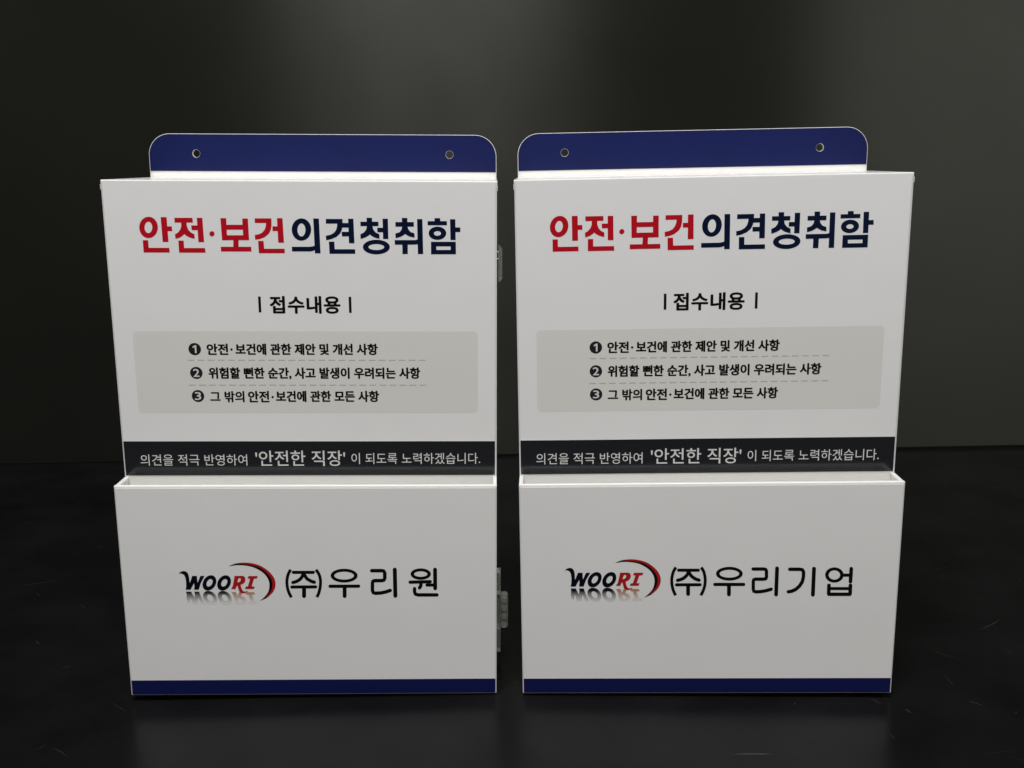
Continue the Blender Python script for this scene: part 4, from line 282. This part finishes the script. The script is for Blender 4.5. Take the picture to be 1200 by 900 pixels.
def text(name, body, bb, y, mat, parent, bold=0.0, spacing=1.0):
    """type set flat on the panel, fitted to the measured box bb = [x0, x1, z0, z1] in mm"""
    cu = bpy.data.curves.new(name, 'FONT')
    cu.body = body
    cu.size = 1.0
    cu.space_character = spacing
    cu.resolution_u = 4
    tmp = bpy.data.objects.new(name, cu)
    col.objects.link(tmp)
    dg = bpy.context.evaluated_depsgraph_get()
    dg.update()
    me = bpy.data.meshes.new_from_object(tmp.evaluated_get(dg))
    bpy.data.objects.remove(tmp)
    xs = [v.co.x for v in me.vertices]
    ys = [v.co.y for v in me.vertices]
    a, b, c_, d = min(xs), max(xs), min(ys), max(ys)
    x0, x1, z0, z1 = (q / 1000 for q in bb)
    for v in me.vertices:
        v.co = (x0 + (v.co.x - a) / (b - a) * (x1 - x0), y, z0 + (v.co.y - c_) / (d - c_) * (z1 - z0))
    if bold:
        # heavier weight: the same outlines again, each a hair's breadth to one side
        bm = bmesh.new()
        n = 8
        for i in range(n + 1):
            k = len(bm.verts)
            bm.from_mesh(me)
            bm.verts.ensure_lookup_table()
            a = 2 * math.pi * i / n
            dx, dz = (0, 0) if i == n else (bold * 1e-3 * math.cos(a), bold * 1e-3 * .8 * math.sin(a))
            for v in bm.verts[k:]:
                v.co += Vector((dx, i * 2e-6, dz))
        bm.to_mesh(me)
        bm.free()
    me.materials.clear()
    me.materials.append(M[mat])
    o = bpy.data.objects.new(name, me)
    col.objects.link(o)
    o.parent = parent
    return o


# ------------------------------------------------------------------ the setting
SL = 0.0232
ZT = -0.003
bm = bmesh.new()
TX = 2.2
yb = lambda x, d=0.0: 0.5535 + SL * x + d
vs = [(-TX, -1.6), (TX, -1.6), (TX, yb(TX, .12)), (-TX, yb(-TX, .12))]
top = [bm.verts.new((x, y, ZT)) for x, y in vs]
bot = [bm.verts.new((x, y, ZT - 0.025)) for x, y in vs]
bm.faces.new(top)
bm.faces.new(bot[::-1])
for i in range(4):
    bm.faces.new((top[i], bot[i], bot[(i + 1) % 4], top[(i + 1) % 4]))
bmesh.ops.recalc_face_normals(bm, faces=bm.faces[:])
bmesh.ops.bevel(bm, geom=[e for e in bm.edges if all(v.co.z > ZT - .001 for v in e.verts)], offset=0.0015, segments=3, affect='EDGES')
table = finish('table_top', bm, 'table')
table['kind'] = 'structure'

bm = bmesh.new()
import random
rnd = random.Random(5)


def scratch(bm, p, q, w, z):
    p, q = Vector(p), Vector(q)
    d = (q - p)
    L = d.length
    d.normalize()
    n = Vector((-d.y, d.x))
    N_ = 6
    bend = rnd.uniform(-.06, .06) * L
    prev = None
    for i in range(N_ + 1):
        t = i / N_
        ww = w * 0.00022 * math.sin(math.pi * min(max(t, .03), .97)) * rnd.uniform(.6, 1.2)
        c_ = p + d * L * t + n * bend * 4 * t * (1 - t)
        a = bm.verts.new((c_.x - n.x * ww, c_.y - n.y * ww, z))
        b = bm.verts.new((c_.x + n.x * ww, c_.y + n.y * ww, z))
        if prev:
            bm.faces.new((prev[0], a, b, prev[1]))
        prev = (a, b)


for p, q, w in SCRATCH:
    if w >= .8:
        scratch(bm, p, q, w, ZT + 0.00006)
so = finish('scratch_marks', bm, 'scratch', table)
so['kind'] = 'stuff'
bm = bmesh.new()
for p, q, w in SCRATCH:
    if w < .8:
        scratch(bm, p, q, w * 1.6, ZT + 0.00006)
for i in range(130):
    x, y = rnd.uniform(-.75, .75), rnd.uniform(-.2, .5)
    a = rnd.gauss(-.3, .9)
    L = rnd.choice((.002, .003, .006, .012, .02))
    scratch(bm, (x, y), (x + L * math.cos(a), y + L * math.sin(a)), rnd.uniform(.4, 1.2), ZT + 0.00004)
fo = finish('faint_scratch_marks', bm, 'faint', table)
fo['kind'] = 'stuff'

bm = bmesh.new()
for i in range(35):
    x, y = rnd.uniform(-.6, .6), rnd.uniform(-.2, .45)
    s = rnd.uniform(.00012, .00035)
    bmesh.ops.create_icosphere(bm, subdivisions=1, radius=s, matrix=Matrix.Translation((x, y, ZT + s * .5)))
dust = finish('dust_specks', bm, 'scratch', table)
dust['kind'] = 'stuff'

bm = bmesh.new()
GAP = 0.001
WX = 2.4
for x0, x1 in ((-WX, WX),):
    v = [bm.verts.new((x, yb(x, GAP + dy), z)) for dy in (0, .02) for x in (x0, x1) for z in (ZT + .0034, 1.9)]
    for a in ((0, 1, 3, 2), (4, 6, 7, 5), (0, 4, 5, 1), (2, 3, 7, 6), (0, 2, 6, 4), (1, 5, 7, 3)):
        bm.faces.new([v[i] for i in a])
bmesh.ops.recalc_face_normals(bm, faces=bm.faces[:])
wall = finish('backdrop_wall', bm, 'wall')
wall['kind'] = 'structure'

# ------------------------------------------------------------------ the two suggestion boxes
W2 = 0.125
H = DIM['H']
HP = DIM['Hp']
T = DIM['t']
D = DIM['d']
HE = DIM['he']
TH = 0.0026


def suggestion_box(label, x, y, yaw, roll, names_key):
    root = bpy.data.objects.new('suggestion_box', None)
    col.objects.link(root)
    root.location = (x, y, 0)
    root.rotation_euler = (0, roll, yaw)
    root['label'] = label
    root['category'] = 'suggestion box'
    root['group'] = 'white acrylic suggestion boxes side by side'

    # carcass
    bm = bmesh.new()
    box(bm, -W2, W2, 0, TH, 0.0, H, 0.00035)
    finish('front_panel', bm, 'acrylic', root)
    for s in (-1, 1):
        bm = bmesh.new()
        a, b = sorted((s * W2, s * (W2 - TH)))
        box(bm, a, b, TH + 0.0001, D - 0.0001, 0.0, H - TH - 0.0002, 0.00025)
        finish('side_panel', bm, 'acrylic', root)
    bm = bmesh.new()
    box(bm, -W2 + TH + .0001, W2 - TH - .0001, TH + .0001, D - .0001, 0.0, TH, 0.0002)
    finish('bottom_panel', bm, 'acrylic', root)
    bm = bmesh.new()
    box(bm, -W2 - 0.0003, W2 + 0.0003, TH + 0.00005, D - 0.0001, H - TH, H, 0.0002)
    for s in (-1, 1):
        a, b = sorted((s * (W2 + 0.0001), s * (W2 + 0.0005)))
        box(bm, a, b, 0.0001, D - 0.0005, H - 0.0062, H - 0.0004 if False else H - 0.0028, 0.0001, 1)
    finish('lid', bm, 'acrylic', root)
    # back panel carries on above the lid as the wall flange with two screw holes
    hx = W2 - DIM['hx']
    hz = H + DIM['hz']
    bm = bmesh.new()
    prism(bm, [rounded(-W2, W2, 0.0, H + HE, 0.0155)] + [circle(s * hx, hz, 0.0027)[::-1] for s in (-1, 1)], D, D + 0.0028)
    back = finish('back_panel', bm, 'acrylic', root)
    bm = bmesh.new()
    e = 0.00045
    prism(bm, [rounded(-W2 + e, W2 - e, H + DIM['zb'], H + HE - 0.0003, 0.0150)] + [circle(s * hx, hz, 0.00285)[::-1] for s in (-1, 1)], D - 0.00025, D - 0.00005)
    finish('blue_sheet', bm, 'earblue', back)

    # printed sheet on the front
    bm = bmesh.new()
    box(bm, TB['band'][0] / 1000, TB['band'][1] / 1000, -0.0002, -0.00002, TB['band'][3] / 1000 - 0.0008, H - 0.0006, 0.00005, 1)
    sheet = finish('front_sheet', bm, 'film', root)
    bm = bmesh.new()
    box(bm, TB['band'][0] / 1000, TB['band'][1] / 1000, -0.00024, -0.00002, TB['band'][2] / 1000, TB['band'][3] / 1000, 0.00005, 1)
    band = finish('black_band', bm, 'black', root)
    g = [q / 1000 for q in TB['grey']]
    bm = bmesh.new()
    prism(bm, [rounded(g[0], g[1], g[2], g[3], 0.003, 0.003)], -0.00023, -0.00019)
    finish('grey_text_panel', bm, 'grey', sheet)
    Y = -0.00027
    art('headline_red_lettering', HEAD['red'], Y, 'red', sheet)
    art('headline_navy_lettering', HEAD['navy'], Y, 'navy', sheet)
    dx = -1.15 if names_key == 'wgi' else 0.0      # the second print is registered a millimetre further left
    sb = lambda k: [TB[k][0] + dx, TB[k][1] + dx] + TB[k][2:]
    for k in ('barl', 'barr'):
        bm = bmesh.new()
        a, b, z0, z1 = TB[k]
        m = (a + b) / 2
        loops_flat(bm, [[(m - .85, z0), (m + .85, z0), (m + .85, z1), (m - .85, z1)]], Y)
        finish('heading_bar', bm, 'ink', sheet)
    text('heading_lettering', '접수내용', sb('head'), Y, 'ink', sheet, 0.42, 1.06)
    for words, key, wt in (('안전', 'l1a', .34), ('보건에 관한 제안 및 개선 사항', 'l1b', .34), ('위험할 뻔한 순간, 사고 발생이 우려되는 사항', 'l2', .34),
                           ('그 밖의', 'l3a', .30), ('안전', 'l3b', .34), ('보건에 관한 모든 사항', 'l3c', .34)):
        text('list_lettering', words, sb(key), Y, 'ink', sheet, wt)
    for key in ('dot1', 'dot3'):
        bm = bmesh.new()
        loops_flat(bm, [[(p_ * 1000, q_ * 1000) for p_, q_ in circle((TB[key][0] + dx) / 1000, TB[key][1] / 1000, 0.0008, 16)]], Y)
        finish('middle_dot', bm, 'ink', sheet)
    for i, k in enumerate(('c1', 'c2', 'c3')):
        cx, cz = TB[k]
        cx += dx * .8
        bm = bmesh.new()
        loops_flat(bm, [[(a * 1000, b * 1000) for a, b in circle(cx / 1000, cz / 1000, 0.0041)]], Y)
        finish('number_disc', bm, 'softink', sheet)
        if i == 0:
            bm = bmesh.new()
            loops_flat(bm, [[(cx + .05, cz - 2.6), (cx + 1.15, cz - 2.6), (cx + 1.15, cz + 2.6), (cx + .25, cz + 2.6), (cx - 1.5, cz + 1.55), (cx - 1.05, cz + .7), (cx + .05, cz + 1.3)]], Y - 0.00004)
            finish('number', bm, 'lightink', sheet)
        else:
            text('number', '123'[i], [cx - 1.95, cx + 1.95, cz - 2.6, cz + 2.6], Y - 0.00004, 'lightink', sheet, 0.13)
    for k in ('d1', 'd2'):
        x0, x1, z0, z1 = TB[k]
        bm = bmesh.new()
        n = 24
        per = (x1 - x0) / (n - .3)
        for i in range(n):
            a = x0 + i * per
            loops_flat(bm, [[(a, z0), (a + per * .68, z0), (a + per * .68, z1), (a, z1)]], Y)
        finish('dashed_rule', bm, 'dash', sheet)
    YB = -0.00029
    text('band_lettering', '의견을 적극 반영하여', TB['b1'], YB, 'lightink', band, 0.0)
    text('band_lettering', "'안전한 직장'", TB['b2'], YB, 'lightink', band, 0.09)
    text('band_lettering', '이 되도록 노력하겠습니다.', TB['b3'], YB, 'lightink', band, 0.0)

    # leaflet pocket
    bm = bmesh.new()
    box(bm, -W2, W2, -T, -T + TH, 0, HP, 0.0004)
    pf = finish('pocket_front_panel', bm, 'acrylic', root)
    bm = bmesh.new()
    for s in (-1, 1):
        a, b = sorted((s * W2, s * (W2 - TH)))
        box(bm, a, b, -T + TH + 0.0001, -0.0001, 0, HP - 0.0004, 0.0002)
    box(bm, -W2 + TH + .0001, W2 - TH - .0001, -T + TH + .0001, -.0001, 0.0, TH, 0.0002)
    finish('pocket_walls', bm, 'acrylic', root)
    b0, b1, b2, b3 = (q / 1000 for q in TB['blue'])
    b0, b1 = -0.1242, 0.1242
    bm = bmesh.new()
    box(bm, b0, b1, -T - 0.0002, -T - 0.00002, b3 - 0.0006, HP - 0.0018, 0.00005, 1)
    ps = finish('pocket_sheet', bm, 'pocketfilm', root)
    bm = bmesh.new()
    box(bm, b0, b1, -T - 0.00024, -T - 0.00002, 0.0006, b3, 0.00005, 1)
    finish('blue_strip', bm, 'blue', root)
    YP = -T - 0.00026
    art('company_name_lettering', NAMES[names_key], YP, 'ink', ps)
    for k, mat in (('mirror_ink', 'fade_ink'), ('mirror_red', 'fade_red'), ('swoosh_dark', 'ink'), ('ink', 'logoink'), ('red', 'logored'), ('swoosh_red', 'logored')):
        nm = dict(mirror_ink='logo_mirror_image', mirror_red='logo_mirror_image', swoosh_dark='logo_swoosh', ink='logo_lettering', red='logo_lettering', swoosh_red='logo_swoosh')[k]
        yy = YP - {'mirror_ink': 0, 'mirror_red': 0, 'swoosh_dark': .00001, 'ink': .00003, 'red': .00003, 'swoosh_red': .00003}[k]
        art(nm, [(l, [[(q[0] + LOGO_DX[names_key][0], q[1] + LOGO_DX[names_key][1]) for q in L] for L in loops]) for l, loops in LOGO[k]], yy, mat, ps)

    # clear plastic fittings on the right-hand side
    X0 = W2
    bm = bmesh.new()
    z0, z1 = 0.2796, 0.3026
    prism(bm, [[(X0 + .0010, z0), (X0 + .0022, z0 - .0002), (X0 + .0036, z0 + .0020), (X0 + .0036, z1 - .0022), (X0 + .0012, z1 + .0004), (X0 + .0010, z1 - .001)]], .020, .040)
    tab = finish('clear_lid_latch', bm, 'clear', root)
    for zz in (0.2994, 0.2947):
        bm = bmesh.new()
        bmesh.ops.create_cone(bm, cap_ends=True, segments=16, radius1=.0004, radius2=.0004, depth=.0016,
                              matrix=Matrix.Translation((X0 + .0006, .022, zz)) @ Matrix.Rotation(math.pi / 2, 4, 'Y'))
        finish('latch_pin', bm, 'acrylic', tab)
    bm = bmesh.new()
    box(bm, X0 + .0001, X0 + .0031, .026, .036, .0067, .0250, .0003)
    box(bm, X0 + .0001, X0 + .0023, .028, .036, .0251, .0515, .0003)
    box(bm, X0 + .0001, X0 + .0031, .026, .036, .0516, .0686, .0003)
    hasp = finish('clear_side_hinge', bm, 'clear', root)
    bm = bmesh.new()
    prism(bm, [rounded(X0 + .0025, X0 + .0084, .0257, .0513, .0022, .0022, 6)], .0265, .0330)
    pass
    finish('hinge_leaf', bm, 'clear', hasp)
    for k in range(4):
        bm = bmesh.new()
        zc = .0290 + k * .0064
        bmesh.ops.create_cone(bm, cap_ends=True, segments=20, radius1=.0022, radius2=.0019, depth=.003,
                              matrix=Matrix.Translation((X0 + .0056, .0254, zc)) @ Matrix.Rotation(math.pi / 2, 4, 'X'))
        finish('hinge_knuckle', bm, 'clear', hasp)

    # pads under the base, each just tall enough to reach the table
    for sx in (-1, 1):
        for yy in (0.004, D - 0.014):
            bm = bmesh.new()
            gap = (0 - sx * .105 * math.sin(roll)) - ZT
            bmesh.ops.create_cone(bm, cap_ends=True, segments=20, radius1=.005, radius2=.0055, depth=gap,
                                  matrix=Matrix.Translation((sx * .105, yy + .005, -gap / 2)))
            finish('rubber_foot', bm, 'rubber', root)
    return root


LOGO_DX = {'wone': (0, 0), 'wgi': (-8.71, 1.15)}
suggestion_box('left white acrylic suggestion box, pocket logo followed by shorter Korean company name, clear side latches',
               DIM['x1'], DIM['y1'], DIM['a1'], DIM['r1'], 'wone')
suggestion_box('right white acrylic suggestion box, pocket logo followed by longer Korean company name reaching further right',
               DIM['x2'], DIM['y2'], DIM['a2'], DIM['r2'], 'wgi')
